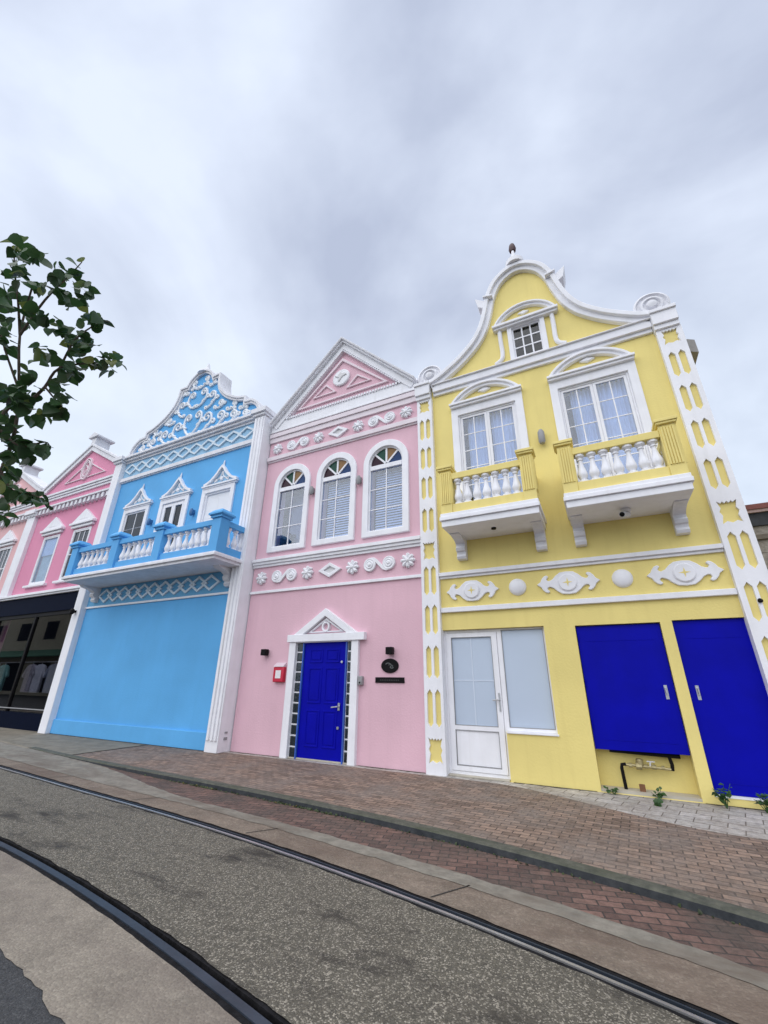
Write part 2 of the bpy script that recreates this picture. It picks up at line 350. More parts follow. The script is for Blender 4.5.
SLAB2 = ground_mat("grey_tan_concrete", (0.206, 0.181, 0.143), (0.319, 0.279, 0.222), 5, 0.9, 0.45, patch=(0.134, 0.108, 0.092), p0=0.45, p1=0.75, pscale=0.8, speck=(70, (0.124, 0.098, 0.084), (0.350, 0.304, 0.250), 0.35))
GREYC = ground_mat("grey_concrete", (0.160, 0.147, 0.120), (0.258, 0.235, 0.194), 7, 0.9, 0.4, patch=(0.134, 0.108, 0.084), p0=0.45, p1=0.65, pscale=1.6)
APRON = ground_mat("apron_concrete", (0.134, 0.118, 0.088), (0.227, 0.201, 0.157), 3, 0.8, 0.3, patch=(0.062, 0.055, 0.042), p0=0.55, p1=0.68, pscale=0.5, wet=0.4)
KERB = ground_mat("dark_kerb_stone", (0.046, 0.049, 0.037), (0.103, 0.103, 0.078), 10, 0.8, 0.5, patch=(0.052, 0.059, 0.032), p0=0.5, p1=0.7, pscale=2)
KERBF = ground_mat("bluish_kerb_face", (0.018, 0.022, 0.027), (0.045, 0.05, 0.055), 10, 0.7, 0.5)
BRK = brick_mat("clay_pavers", (0.29, 0.20, 0.148), (0.135, 0.092, 0.068), (0.06, 0.045, 0.035), 0.17, 0.085, math.radians(3), grime=(0.20, 0.165, 0.14), gamt=0.75)
BRK2 = brick_mat("red_gutter_bricks", (0.20, 0.115, 0.09), (0.095, 0.055, 0.045), (0.05, 0.04, 0.035), 0.17, 0.085, math.radians(-14), gamt=0.75, grime=(0.075, 0.06, 0.05))
PALE = brick_mat("pale_pavers", (0.50, 0.47, 0.44), (0.38, 0.36, 0.33), (0.13, 0.11, 0.09), 0.30, 0.2, math.radians(12), grime=(0.25, 0.215, 0.18), gamt=0.7)
RAILM = mat("worn_rail_steel", (0.55, 0.54, 0.54), 0.5, 0.2, 3, 0.05, 20, metal=1.0)
RAILD = mat("dull_rail_steel", (0.035, 0.046, 0.064), 0.5, 0.3, 3, 0.2, 20, metal=0.2)
GROOV = mat("rail_groove_rubber", (0.014, 0.0135, 0.015), 0.85, 0.6, 14, 0.8, 40, spec=0.15)

# one sheet to the horizon
g = MB().add([(-400, -400, -0.16), (400, -400, -0.16), (400, 400, -0.16), (-400, 400, -0.16)], [(0, 1, 2, 3)])
struct(link("ground", g, ASPH, smooth=False))
RW_F, RW_N = 0.10, 0.09       # half widths of the rail slots
def gtop(x): f, k = y_far(x), y_kerb(x); t = 0.50 + 0.05 * sstep(x, -3, 1) + 0.5 * (1 - sstep(x, -10, -5.5)); return f + (k - f) * t
def gbot(x): f, k = y_far(x), y_kerb(x); t = 0.34 + 0.06 * sstep(x, -3, 1); return f + (k - f) * t
KH = lambda x: 0.0
struct(sheet("road_asphalt_lane", lambda x: -60, lambda x: y_asph(x) + .12, -0.004, ASPH))
sheet("concrete_road_slab", lambda x: y_asph(x) + jag(x, 1, .03), lambda x: y_near(x) - RW_N + jag(x, 2, .006), 0.0, SLAB2, nj=2)
sheet("aggregate_track_bed", lambda x: y_near(x) + RW_N - .012 + jag(x, 3, .014), lambda x: y_far(x) - RW_F + .02 + jag(x, 4, .016), 0.0, AGG, nj=3)
sheet("tan_road_strip", lambda x: y_far(x) + RW_F - .01 + jag(x, 5, .012), lambda x: gbot(x) + .03, 0.0, SLAB)
sheet("grey_road_strip", lambda x: gbot(x) + jag(x, 6, .02), lambda x: gtop(x) + jag(x, 7, .02), 0.004, GREYC)
sheet("brick_gutter", lambda x: gtop(x) - .03, lambda x: y_kerb(x), 0.0, BRK2, -10, 30, nj=2)
# kerb: top stone and face
kb = MB(); xs = [x for x in XS if x >= -13]; vs = []
for x in xs:
    k = y_kerb(x)
    vs += [(x, k, -0.16), (x, k, -0.012), (x, k + 0.015, 0.002), (x, k + 0.14, 0.004), (x, k + 0.14, -0.16)]
kb.add(vs, [(i * 5 + j, i * 5 + j + 1, i * 5 + 5 + j + 1, i * 5 + 5 + j) for i in range(len(xs) - 1) for j in range(4)])
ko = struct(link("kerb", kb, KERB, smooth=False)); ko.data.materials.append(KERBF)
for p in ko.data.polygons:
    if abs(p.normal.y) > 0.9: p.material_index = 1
# pavement
lip = MB(); lx = [x for x in XS if x <= -13]
lip.add([p for x in lx for p in ((x, y_kerb(x), -0.16), (x, y_kerb(x) - .03, rz(x)), (x, y_kerb(x), 0.0))], [(i * 3 + j, i * 3 + j + 1, i * 3 + 4 + j, i * 3 + 3 + j) for i in range(len(lx) - 1) for j in range(2)])
struct(link("pavement_edge", lip, APRON, smooth=False))
def y_pale(x): return 8.3 - 1.3 * sstep(x, -2.2, 1.2)
sheet("brick_pavement", lambda x: y_kerb(x) + 0.14, lambda x: y_pale(x) if x > -11.2 else 9.0, 0.0, BRK, -11, 30, nj=2, flat=True)
sheet("pale_pavement", y_pale, lambda x: 9.2, 0.0, PALE, -11, 30, nj=2, flat=True)
sheet("concrete_pavement", lambda x: y_kerb(x) + (0.14 if x > -12.9 else 0.0), lambda x: 9.2, 0.0, APRON, -70, -11, nj=2, flat=True)
jm = mat("dark_joint", (.035, .032, .028), .9, .2, 5)
jb = MB()
for x in (-9.2, -6.6, -4.1, -1.62, .55):
    a, c = y_far(x) + .115, gbot(x); jb.add([(x, a, rz(x) + .004), (x + .018, a, rz(x) + .004), (x + .25, c, rz(x) + .004), (x + .232, c, rz(x) + .004)], [(0, 1, 2, 3)])
struct(link("slab_joint", jb, jm, smooth=False))
# grit along the foot of the walls and moss in the gutter: nobody could count it
dm = ground_mat("dark_grit", (.035, .03, .022), (.11, .095, .07), 30, .95, .6)
gm_ = MB()
for xa, xb, yy in ((-15.6, -8.9, 8.20), (-8.35, -6.85, 8.47), (-4.82, -3.35, 8.47), (-1.72, -.42, 8.49), (1.0, 2.05, 8.49)):
    n = int((xb - xa) / .05); v = []
    for i in range(n + 1):
        x = xa + (xb - xa) * i / n; e = max(.004, .03 + jag(x, 9, .035)) ; v += [(x, yy - e, .006), (x, yy + .05, .006)]
    gm_.add(v, [(2 * i, 2 * i + 2, 2 * i + 3, 2 * i + 1) for i in range(n)])
struct(link("grit", gm_, dm, smooth=False), 'stuff', "dark grit gathered along the foot of the painted walls", "grit")
# rails
def rail(name, yf, half, label, parts):
    r = thing(name, label, 'tram rail', (-3, yf(-3), rz(-3)), 'tram rails in the street')
    for nm, a, b, dz, m in parts:
        mb = MB(); xs = [x for x in XS if -70 <= x <= 22]; vs = []
        for x in xs: vs += [(x, yf(x) + a, rz(x) - 0.08), (x, yf(x) + a, rz(x) + dz), (x, yf(x) + b, rz(x) + dz), (x, yf(x) + b, rz(x) - 0.08)]
        mb.add(vs, [(i * 4 + j, i * 4 + j + 1, i * 4 + 4 + j + 1, i * 4 + 4 + j) for i in range(len(xs) - 1) for j in range(3)])
        link(nm, mb, m, r)
    return r
rail("tram_rail", y_far, RW_F, "polished tram rail nearer the houses, bright line with dark grooves along it",
     [("rubber_edge", -0.10, -0.038, -0.006, GROOV), ("rail_head", -0.038, -0.012, 0.004, RAILM), ("rail_groove", -0.012, 0.05, -0.045, GROOV), ("guard_lip", 0.05, 0.065, -0.008, RAILD), ("outer_rubber", 0.065, 0.10, -0.006, GROOV)])
rail("tram_rail", y_near, RW_N, "dull bluish tram rail at the bottom of the street, beside the plain concrete slab",
     [("outer_rubber", -0.10, -0.045, -0.006, GROOV), ("rail_head", -0.045, 0.012, 0.002, RAILD), ("rail_groove", 0.012, 0.06, -0.04, GROOV), ("rubber_edge", 0.06, 0.10, -0.006, GROOV)])

# ------------------------------------------------------------------ shared building pieces
def shell(root, x0, x1, yf, yb, h, m, floors=(4.45,)):
    mb = MB(); mb.box(x0, x0 + 0.2, yf, yb, 0, h); mb.box(x1 - 0.2, x1, yf, yb, 0, h)
    mb.box(x0 + 0.2, x1 - 0.2, yb - 0.2, yb, 0, h)
    o = link("side_wall", mb, m, root)
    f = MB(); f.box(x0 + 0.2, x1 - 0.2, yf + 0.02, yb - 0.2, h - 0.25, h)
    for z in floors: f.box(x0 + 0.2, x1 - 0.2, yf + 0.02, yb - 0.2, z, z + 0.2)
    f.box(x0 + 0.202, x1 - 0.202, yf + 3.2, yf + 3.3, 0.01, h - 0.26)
    f.box(x0 + 0.203, x0 + 0.22, yf + 0.03, yf + 3.19, 0.01, h - 0.27); f.box(x1 - 0.22, x1 - 0.203, yf + 0.03, yf + 3.19, 0.01, h - 0.27); f.box(x0 + 0.23, x1 - 0.23, yf + 0.03, yf + 3.18, -0.01, 0.012)  # near-black linings added over the side walls to darken the rooms
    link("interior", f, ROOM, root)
def curtain(x0, x1, y, z0, z1, amp=0.03, waves=9, gap=None):
    mb = MB(); n = waves * 8; vs = []
    for i in range(n + 1):
        t = i / n; x = x0 + (x1 - x0) * t
        yy = y + amp * math.sin(t * waves * 2 * math.pi + 1.3 * math.sin(t * 7)) ; vs += [(x, yy, z0), (x, yy * 1.0 + 0.006 * math.sin(t * 40), z1)]
    return mb.add(vs, [(2 * i, 2 * i + 2, 2 * i + 3, 2 * i + 1) for i in range(n)])
def muntins(mb, x0, x1, z0, z1, nx, nz, wd, y0, y1, pitch=None):
    for i in range(1, nx): x = x0 + (x1 - x0) * i / nx; mb.box(x - wd / 2, x + wd / 2, y0, y1, z0, z1)
    k = 0; zs = []
    if pitch:
        z = z1 - pitch
        while z > z0 + 0.08: zs.append(z); z -= pitch
    else: zs = [z0 + (z1 - z0) * i / nz for i in range(1, nz)]
    for z in zs: mb.box(x0, x1, y0 + 0.003, y1 - 0.003, z - wd / 2, z + wd / 2)
def frame(mb, x0, x1, z0, z1, wd, y0, y1):
    mb.prism(rect(x0, x1, z0, z1), y0, y1, [rect(x0 + wd, x1 - wd, z0 + wd, z1 - wd)])
def baluster(x, y, z0, z1, r=0.07):
    h = z1 - z0
    P = [(.95, 0), (.95, .07), (.55, .10), (.6, .13), (.95, .22), (1.0, .30), (.85, .40), (.55, .58), (.42, .72), (.42, .78), (.6, .80), (.6, .84), (.5, .86), (.85, .92), (.95, .93), (.95, 1.0)]
    return MB().lathe([(a * r, b * h) for a, b in P], (x, y, z0), 10)

# ================================================================== YELLOW HOUSE
YW = 8.5
yh = thing("yellow_house", "yellow gabled house with two balconies and dark blue cupboard doors, beside the pale stone building", "house", (-0.4, YW, 0))
C0 = -0.4
half_out = [(0, 12.1), (.16, 12.08), (.4, 11.96), (.62, 11.75), (.77, 11.47), (.86, 11.2), (.94, 10.85), (1.09, 10.37), (1.31, 9.98), (1.66, 9.63), (2.0, 9.38), (2.3, 9.2), (2.55, 9.1)]
ho = smooth(half_out, 4)
outl = [(C0 - d, z) for d, z in reversed(ho)] + [(C0 + d, z) for d, z in ho[1:]]
wall_out = [(-3.26, 0), (2.51, 0), (2.51, 8.6)] + [(C0 + d, z - 0.21) for d, z in reversed(ho)][0:-1] + [(C0 - d, z - 0.21) for d, z in ho] + [(-3.26, 8.6)]
holes = [rect(-2.24, -.86, 4.78, 7.73), rect(.08, 1.46, 4.78, 7.73), rect(-.72, -.045, 8.96, 9.93),
         [(-2.92, .005), (-1.77, .005), (-1.77, .78), (-.9, .78), (-.9, 2.6), (-2.92, 2.6)],
         rect(-.36, .97, .02, 2.58), rect(1.14, 2.17, .1, 2.6)]
holes[4] = rect(-.36, .97, .012, 2.58)
ywall = link("wall", MB().prism(wall_out, YW, YW + 0.3, holes), YEL, yh)
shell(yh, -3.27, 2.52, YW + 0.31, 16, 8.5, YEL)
rf = MB().prism([(-3.5, 8.16), (-0.4, 10.0), (2.86, 8.08), (2.86, 8.42), (-0.4, 10.35), (-3.5, 8.5)], YW + 0.45, 16.2)
link("roof", rf, ROOFG, yh)
# gable coping
gc = MB().sweep(outl, [(0.02, YW + 0.38), (0.02, YW - 0.2), (-0.09, YW - 0.2), (-0.09, YW - 0.12), (-0.21, YW - 0.12), (-0.21, YW + 0.38)])
cop = link("gable_coping", gc, WHT, yh, 0.012, dz=-0.15)
for sx in (-1, 1):
    mb = MB().prism([(C0 + sx * a, z) for a, z in ((.86, 11.16), (1.13, 11.36), (1.06, 11.02), (.9, 10.92))], YW - 0.16, YW + 0.36)
    mb.prism([(C0 + sx * a, z) for a, z in ((.66, 11.17), (.90, 11.22), (.90, 11.28), (.66, 11.23))], YW - 0.25, YW + 0.1)
    link("gable_ear", mb, WHT, yh, 0.01, dz=-0.12)
    xc = 2.19 if sx > 0 else -2.93
    mb = MB().lathe([(.34, -.30), (.34, .10), (.30, .12), (.28, .07), (.23, .07), (.21, .13), (.17, .14), (.15, .08), (.11, .08), (.09, .16), (.03, .18)], (xc, YW, 9.20), 28, 'y')
    link("gable_scroll", mb, WHTC, yh)
fb = MB().lathe([(.24, 0), (.24, .14), (.18, .16), (.17, .24), (.07, .32), (.035, .60)], (C0, YW - .05, 11.98), 18)
fo = link("gable_finial", fb, WHT, yh)
link("finial_bud", MB().lathe([(.03, 0), (.08, .03), (.10, .12), (.085, .22), (.07, .28), (.03, .34)], (C0, YW - .02, 12.58), 12), DRED, fo)
# cornice
cn = mould(-2.86, 2.08, YW, 8.61, 8.92, [(0, .3, .06), (.3, .92, .12), (.92, 1.0, .17)])
link("cornice", cn, WHT, yh, 0.008, dz=-.08)
# pilasters with pierced pattern
SL = [(7.855, 7.227), (7.025, 6.397), (6.205, 5.588), (5.375, 4.758), (3.978, 3.321), (3.128, 2.501), (2.298, 1.651), (1.468, 0.78)]  # pattern heights from the image, scaled about the camera for the changed depth
def starpoly(cx, z0, z1, wx):
    cz = (z0 + z1) / 2; hz_ = (z1 - z0) / 2; hx = wx / 2; r = []
    pts = [(1, 1), (.60, .80), (.45, .95), (.2, .78), (0, .95)]
    q = [(a, b) for a, b in pts] ; top = q + [(-a, b) for a, b in reversed(q[:-1])]
    sd_ = [(-.76, .35), (-.98, .05), (-.76, -.3)]
    bot = [(-1, -1), (-.5, -.80), (0, -.96), (.5, -.80), (1, -1)]
    sr = [(.76, -.3), (.98, .05), (.76, .35)]
    return [(cx + hx * a, cz + hz_ * b) for a, b in (top + sd_ + bot + sr)]
def slot(cx, zt, zb, wd=.115):
    h = wd / 2; return [(cx - h, zb + .08), (cx - h * .45, zb + .04), (cx, zb), (cx + h * .45, zb + .04), (cx + h, zb + .08), (cx + h, zt - .08), (cx + h * .45, zt - .04), (cx, zt), (cx - h * .45, zt - .04), (cx - h, zt - .08)]
for x0, x1 in ((-3.30, -2.90), (2.11, 2.555)):
    c = (x0 + x1) / 2; hs = []
    for a, b in SL: hs += [slot(c - .083, a, b), slot(c + .083, a, b)]
    for a, b in ((8.411, 8.067), (4.525, 4.13), (0.608, 0.193)): hs.append(starpoly(c, b - .01, a + .01, .28))
    p = link("pilaster", MB().prism(rect(x0, x1, 0, 8.47), YW - 0.12, YW - 0.07, hs), WHT, yh)
    link("pilaster_core", B(x0 + .003, x1 - .003, YW - 0.068, YW + 0.2, 0, 8.46), WHT, p)
    link("slot_infill", B(c - .17, c + .17, YW - 0.0705, YW - 0.065, .15, 8.42), YELT, p)
    cp = MB(); cp.box(x0 - .015, x1 - .02, YW - .17, YW + .2, 8.52, 8.63); cp.box(x0 - .025, x1 - .02, YW - .22, YW + .2, 8.63, 8.92); cp.box(x0 - .04, x1 - .01, YW - .26, YW + .2, 8.92, 9.0)
    link("pilaster_cap", cp, WHT, p, 0.008, dz=-.06)
# string mouldings
link("string_moulding", mould(-2.90, 2.11, YW, 3.67, 3.80, [(0, .4, .05), (.4, 1, .10)]), WHT, yh, 0.006)
link("string_moulding", mould(-2.90, 2.11, YW, 2.95, 3.05, [(0, 1, .07)]), WHT, yh, 0.008)
# medallions and bosses between the mouldings
hp = [(0, .19), (.10, .18), (.17, .13), (.22, .075), (.27, .05), (.30, .055), (.315, .085), (.295, .11), (.28, .13), (.31, .15), (.35, .135), (.39, .09), (.41, .045), (.47, 0)]
full = hp + [(a, -b) for a, b in reversed(hp[:-1])]; full = full + [(-a, b) for a, b in reversed(full[1:-1])]
for cx in (-2.21, -.36, 1.485):
    o = link("medallion", MB().prism([(cx + a * 1.18, 3.37 + b * 1.14) for a, b in full], YW - .05, YW + .02), WHT, yh, 0.01)
    link("medallion_disc", MB().lathe([(.16, 0), (.16, .075), (.145, .085)], (cx, YW, 3.37), 28, 'y'), WHT, o)
    s4 = []
    for i in range(8): t = math.pi / 4 * i; r = .085 if i % 2 == 0 else .022; s4.append((cx + r * math.cos(t), 3.37 + r * math.sin(t)))
    link("star_inlay", MB().prism(s4, YW - .089, YW - .08), YELT, o)
for cx in (-1.29, .555):
    link("round_boss", MB().lathe([(.17 * math.cos(a), .10 * math.sin(a)) for a in [math.pi / 2 * i / 8 for i in range(9)]], (cx, YW, 3.37), 24, 'y'), WHT, yh)
# tall windows
def tall_window(x0, x1):       # casing outer x
    c = (x0 + x1) / 2; a, b = c - .69, c + .69
    cas = MB().prism(rect(x0, x1, 4.7, 8.0), YW - .06, YW + .03, [rect(a, b, 4.78, 7.74)])
    wn = link("window", cas, WHT, yh, 0.01)
    fr = MB()
    frame(fr, a, b, 4.76, 7.74, .035, YW - 0.010, YW + 0.070)
    for s0, s1 in ((a + .037, c - .002), (c + .002, b - .037)):
        frame(fr, s0, s1, 4.80, 7.70, .058, YW + 0.010, YW + 0.060)
        muntins(fr, s0 + .058, s1 - .058, 4.858, 7.642, 2, 6, .026, YW + 0.022, YW + 0.048, pitch=.455)
    link("window_frame", fr, WHT, wn, 0.006)
    link("pane", B(a + .05, b - .05, YW + 0.033, YW + 0.037, 4.8, 7.7), GLS, wn)
    for q0, q1 in ((a + .16 + .05 * (c > 0), c - .015), (c + .05, b - .06)): link("curtain", curtain(q0, q1, YW + .20, 4.79, 7.72, .045, 6), CURT, wn)
    hd = MB(); hd.box(x0 + .0, x1 - .0, YW - .13, YW + .02, 8.0, 8.06); hd.box(x0 - .02, x1 + .02, YW - .17, YW + .02, 8.06, 8.12)
    hd.sweep(segarc(x0 + .02, x1 - .02, 8.12, .44), [(.0, YW + .02), (.0, YW - .15), (-.06, YW - .15), (-.06, YW - .10), (-.13, YW - .10), (-.13, YW + .02)])
    link("window_hood", hd, WHT, wn, 0.008, dz=-.05)
    link("hood_lozenge", MB().prism([(c - .17, 8.31), (c, 8.25), (c + .17, 8.31), (c, 8.37)], YW - .06, YW + .02), WHT, wn, 0.02)
tall_window(-2.41, -.69); tall_window(-.085, 1.625)
# gable window
a, b = -.83, .065; c = (a + b) / 2
wn = link("window", MB().prism(rect(a, b, 8.93, 10.0), YW - .06, YW + .03, [rect(a + .11, b - .11, 8.965, 9.925)]), WHT, yh, 0.01)
fr = MB(); frame(fr, a + .105, b - .105, 8.962, 9.93, .04, YW - .0, YW + .07); muntins(fr, a + .145, b - .145, 9.0, 9.89, 3, 3, .034, YW + .01, YW + .05)
link("window_frame", fr, WHT, wn)
link("pane", B(a + .12, b - .12, YW + .028, YW + .032, 8.98, 9.91), GLS2, wn)
hd = MB(); hd.box(-1.14, .38, YW - .13, YW + .02, 10.0, 10.06); hd.box(-1.17, .41, YW - .18, YW + .02, 10.06, 10.13)
hd.sweep(segarc(-1.14, .38, 10.13, .5), [(.0, YW + .02), (.0, YW - .14), (-.05, YW - .14), (-.05, YW - .09), (-.11, YW - .09), (-.11, YW + .02)])
link("window_hood", hd, WHT, wn, 0.008, dz=-.05)
link("hood_lozenge", MB().prism([(c - .15, 10.33), (c, 10.27), (c + .15, 10.33), (c, 10.39)], YW - .05, YW + .02), WHT, wn, 0.02)
for sx in (-1, 1):
    p = smooth([(c + sx * .63, 10.0), (c + sx * .63, 9.6), (c + sx * .62, 9.25), (c + sx * .66, 9.05), (c + sx * .82, 8.95)], 4)
    link("scroll_bracket", MB().tube([(x, YW - .03, z) for x, z in p], .055, 10), WHT, wn)
# balconies
def balcony(xc):
    zb = 4.49; yf = 7.45; a, b = xc - .97, xc + .97
    s = MB(); s.box(a + .03, b - .03, yf + .04, YW + .02, zb, 4.62); s.box(a - .0, b + .0, yf, YW + .02, 4.62, 4.70); s.box(a + .015, b - .015, yf + .02, YW + .02, 4.70, 4.775)
    bal = link("balcony", s, WHT, yh, 0.008)
    for sx in (-1, 1):
        x0 = xc + sx * .945; x1 = xc + sx * .70; lo, hi = min(x0, x1), max(x0, x1)
        p = MB().box(lo, hi, yf + .05, yf + .29, 4.775, 5.75)
        for i in range(5):
            xx = lo + .018 + (hi - lo - .036) * i / 5; p.box(xx + .006, xx + (hi - lo - .036) / 5 - .006, yf + .03, yf + .06, 4.98, 5.70)
            yy = yf + .068 + .2 * i / 5
            p.box(hi - .01, hi + .018, yy + .006, yy + .04 - .006, 4.98, 5.70)
        po = link("balcony_post", p, YELT, bal, 0.004)
        link("post_cap", MB().box(lo - .03, hi + .03, yf + .0, yf + .33, 5.75, 5.79).box(lo - .05, hi + .05, yf - .02, yf + .35, 5.79, 5.85), YELT, bal, 0.008)
        # side rails back to the wall
        xm = (lo + hi) / 2
        link("side_rail", MB().box(xm - .09, xm + .09, yf + .29, YW + .01, 5.54, 5.67).box(xm - .08, xm + .08, yf + .29, YW + .01, 4.775, 4.97), YELT, bal, 0.006)
        for i in range(3):
            link("baluster", baluster(xm, yf + .43 + .2 * i, 4.97, 5.54), WHT, bal)
        # corbel
        cx_ = xc + sx * .815
        pr = [(YW + .01, 4.04), (YW - .12, 4.05), (YW - .15, 4.10), (YW - .12, 4.15), (YW - .13, 4.20), (YW - .18, 4.22), (YW - .20, 4.28), (YW - .16, 4.32), (YW - .17, 4.37), (YW - .26, 4.42), (YW - .46, 4.46), (YW - .58, 4.47), (YW - .58, 4.49), (YW + .01, 4.49)]
        link("corbel", MB().profx(pr, cx_ - .10, cx_ + .10), WHTC, bal)
    link("handrail", MB().box(xc - .70, xc + .70, yf + .07, yf + .27, 5.54, 5.68), YELT, bal, 0.01)
    link("base_rail", MB().box(xc - .70, xc + .70, yf + .07, yf + .26, 4.775, 4.97), YELT, bal, 0.006)
    for i in range(7): link("baluster", baluster(xc - .585 + .195 * i, yf + .165, 4.97, 5.54, .088), WHT, bal)
balcony(-1.54); balcony(.805)
# white glazed door and side light
dr = MB(); y0, y1 = YW + .10, YW + .17
dr.prism([(-2.92, .02), (-1.77, .02), (-1.77, .785), (-.905, .785), (-.905, 2.597), (-2.92, 2.597)], y0, y1,
         [rect(-2.865, -1.815, .075, 2.545), rect(-1.72, -.94, .845, 2.56)])
d = link("glazed_door", dr, WHT, yh, 0.006, label="white glazed door with side window")
lf = MB().prism(rect(-2.86, -1.82, .08, 2.54), y0 - .015, y1 - .02, [rect(-2.75, -1.93, .84, 2.45), rect(-2.75, -1.93, .17, .755)])
lo = link("door_leaf", lf, WHT, d, 0.006)
link("glass", B(-2.752, -1.928, y0 + .018, y0 + .026, .838, 2.452), FROST, d)
g = MB(); g.box(-2.36, -2.335, y0 + .012, y0 + .017, .84, 2.45); g.box(-2.75, -1.93, y0 + .0125, y0 + .0165, 1.62, 1.645)
link("glazing_bar", g, mat("faint_bar", (.58, .65, .76), .5, .02, 2), d)
link("door_panel", B(-2.742, -1.938, y0 + .004, y0 + .03, .178, .747), WHT, d, 0.004)
link("side_light", B(-1.722, -.938, y0 + .018, y0 + .026, .843, 2.562), FROST, d)
gk = MB()
for q in (rect(-2.75, -1.93, .84, 2.45), rect(-2.75, -1.93, .17, .755)): gk.strip(q, .012, y0 - .017, y0 + .01, True)
gk.strip(rect(-1.72, -.94, .845, 2.56), .014, y0 - .002, y0 + .02, True)
link("gasket", gk, GREY, d)
link("door_handle", MB().box(-1.875, -1.845, y0 - .03, y0 - .012, 1.10, 1.42).tube([(-1.86, y0 - .03, 1.3), (-1.86, y0 - .075, 1.3), (-1.98, y0 - .075, 1.29)], .014, 8), STEEL, d)
link("window_sill", B(-1.76, -.88, YW - .03, YW + .11, .755, .785), WHT, d, 0.005)
link("threshold", B(-2.90, -1.79, YW - .02, YW + .2, 0.004, .022), CONC, d)
# blue cupboard door over the meter niche
cb = link("cupboard_door", MB().box(-.35, .96, YW + .06, YW + .10, .60, 2.565).box(-.22, .83, YW + .056, YW + .062, 2.30, 2.305).box(-.2, .83, YW + .056, YW + .062, .74, .746), ROY, yh, 0.004)
for z in (.9, 1.55, 2.3): link("hinge", MB().tube([(-.335, YW + .05, z), (-.335, YW + .05, z + .14)], .014, 8), ROY, cb)
link("door_handle", MB().box(.815, .86, YW + .05, YW + .062, 1.38, 1.59).tube([(.832, YW + .05, 1.45), (.832, YW + .01, 1.45), (.832, YW + .01, 1.55), (.832, YW + .05, 1.55)], .011, 8), STEEL, cb)
link("niche", MB().box(-.36, .97, YW + .30, YW + .34, .0, 2.58).box(-.40, -.36, YW + .301, YW + .34, 0, 2.58), YEL, yh)
link("niche_floor", B(-.359, .969, YW + .005, YW + .30, .006, .05), CONC, yh)
u = link("utility_door", MB().box(1.15, 2.16, YW + .06, YW + .10, .13, 2.59).box(1.30, 2.02, YW + .056, YW + .062, 2.30, 2.305).box(1.3, 2.02, YW + .056, YW + .062, .27, .276), ROY, yh, 0.004)
link("door_handle", MB().box(1.24, 1.285, YW + .05, YW + .062, 1.38, 1.59).tube([(1.268, YW + .05, 1.45), (1.268, YW + .01, 1.45), (1.268, YW + .01, 1.55), (1.268, YW + .05, 1.55)], .011, 8), STEEL, u)
link("door_sill", B(1.13, 2.11, YW - .01, YW + .12, .10, .125), WHT, u)
link("soffit_spot", MB().lathe([(.05, 0), (.05, .03), (.02, .03)], (-1.54, 7.95, 4.46), 12), BLK, yh)
# fittings on the yellow house
wl = thing("wall_lamp", "small grey wall lamp on yellow wall between the two balconies", "wall lamp", (-.41, YW, 6.5))
link("lamp_body", MB().lathe([(.05, 0), (.07, .05), (.07, .28), (.04, .34)], (-.41, YW - .10, 6.42), 12), GREY, wl)
link("bracket", B(-.43, -.39, YW - .05, YW + .005, 6.5, 6.6), GREY, wl)
sm = thing("security_camera", "small white camera under the right balcony of the yellow house", "camera", (.78, 7.95, 4.49))
link("camera_base", MB().lathe([(.07, -.05), (.09, 0)], (.80, 7.98, 4.486), 14), GREYW, sm)
link("camera_body", MB().tube([(.82, 8.05, 4.41), (.72, 7.86, 4.36)], [.055, .055], 12).tube([(.8, 7.98, 4.44), (.79, 7.98, 4.40)], .02, 8), GREYW, sm)
link("lens", MB().tube([(.72, 7.86, 4.36), (.712, 7.845, 4.357)], [.042, .04], 12), BLK, sm)
pp = thing("water_pipe", "black and brass water meter pipes in niche under blue cupboard door", "pipe", (.35, YW + .1, .05))
link("drain_pipe", MB().tube([(-.15, YW + .16, .585), (.80, YW + .16, .56), (.83, YW + .16, .56)], .03, 8).tube([(.68, YW + .16, .56), (.70, YW + .16, .44), (.69, YW + .16, .36)], .026, 8), BLK, pp)
link("riser_pipe", MB().tube([(.0, YW + .16, .04), (-.01, YW + .16, .34), (.0, YW + .16, .39), (.06, YW + .16, .40)], .026, 8), BLK, pp)
BRASS = mat("dull_brass", (.45, .38, .20), .45, .3, 14, metal=.6)
mm = MB().tube([(.06, YW + .16, .395), (.68, YW + .16, .375)], .02, 8)
for x, r, h in ((.12, .034, .05), (.24, .055, .08), (.34, .03, .05), (.45, .034, .06), (.57, .03, .04)): mm.tube([(x - h / 2, YW + .16, .39), (x + h / 2, YW + .16, .388)], r, 10)
link("water_meter", mm.lathe([(.05, 0), (.055, .07), (.04, .09)], (.26, YW + .16, .40), 12), BRASS, pp)
link("valve", MB().tube([(.40, YW + .16, .40), (.41, YW + .16, .46)], .012, 6).box(.36, .47, YW + .15, YW + .17, .455, .47), GREYW, pp)
tag(link("brick_block", B(.19, .27, YW + .08, YW + .16, .052, .14), mat("rusty_block", (.20, .09, .04), .8, .2, 20), org=(.23, YW + .1, .052)), "small rusty brown block on niche floor under the pipes", "block")
tag(link("wall_sensor", MB().lathe([(.03, 0), (.035, .03), (.02, .045)], (2.335, YW - .12, 2.82), 10, 'y'), BLK, org=(2.335, YW - .12, 2.82)), "tiny black sensor on patterned pilaster above the tall blue door", "sensor")

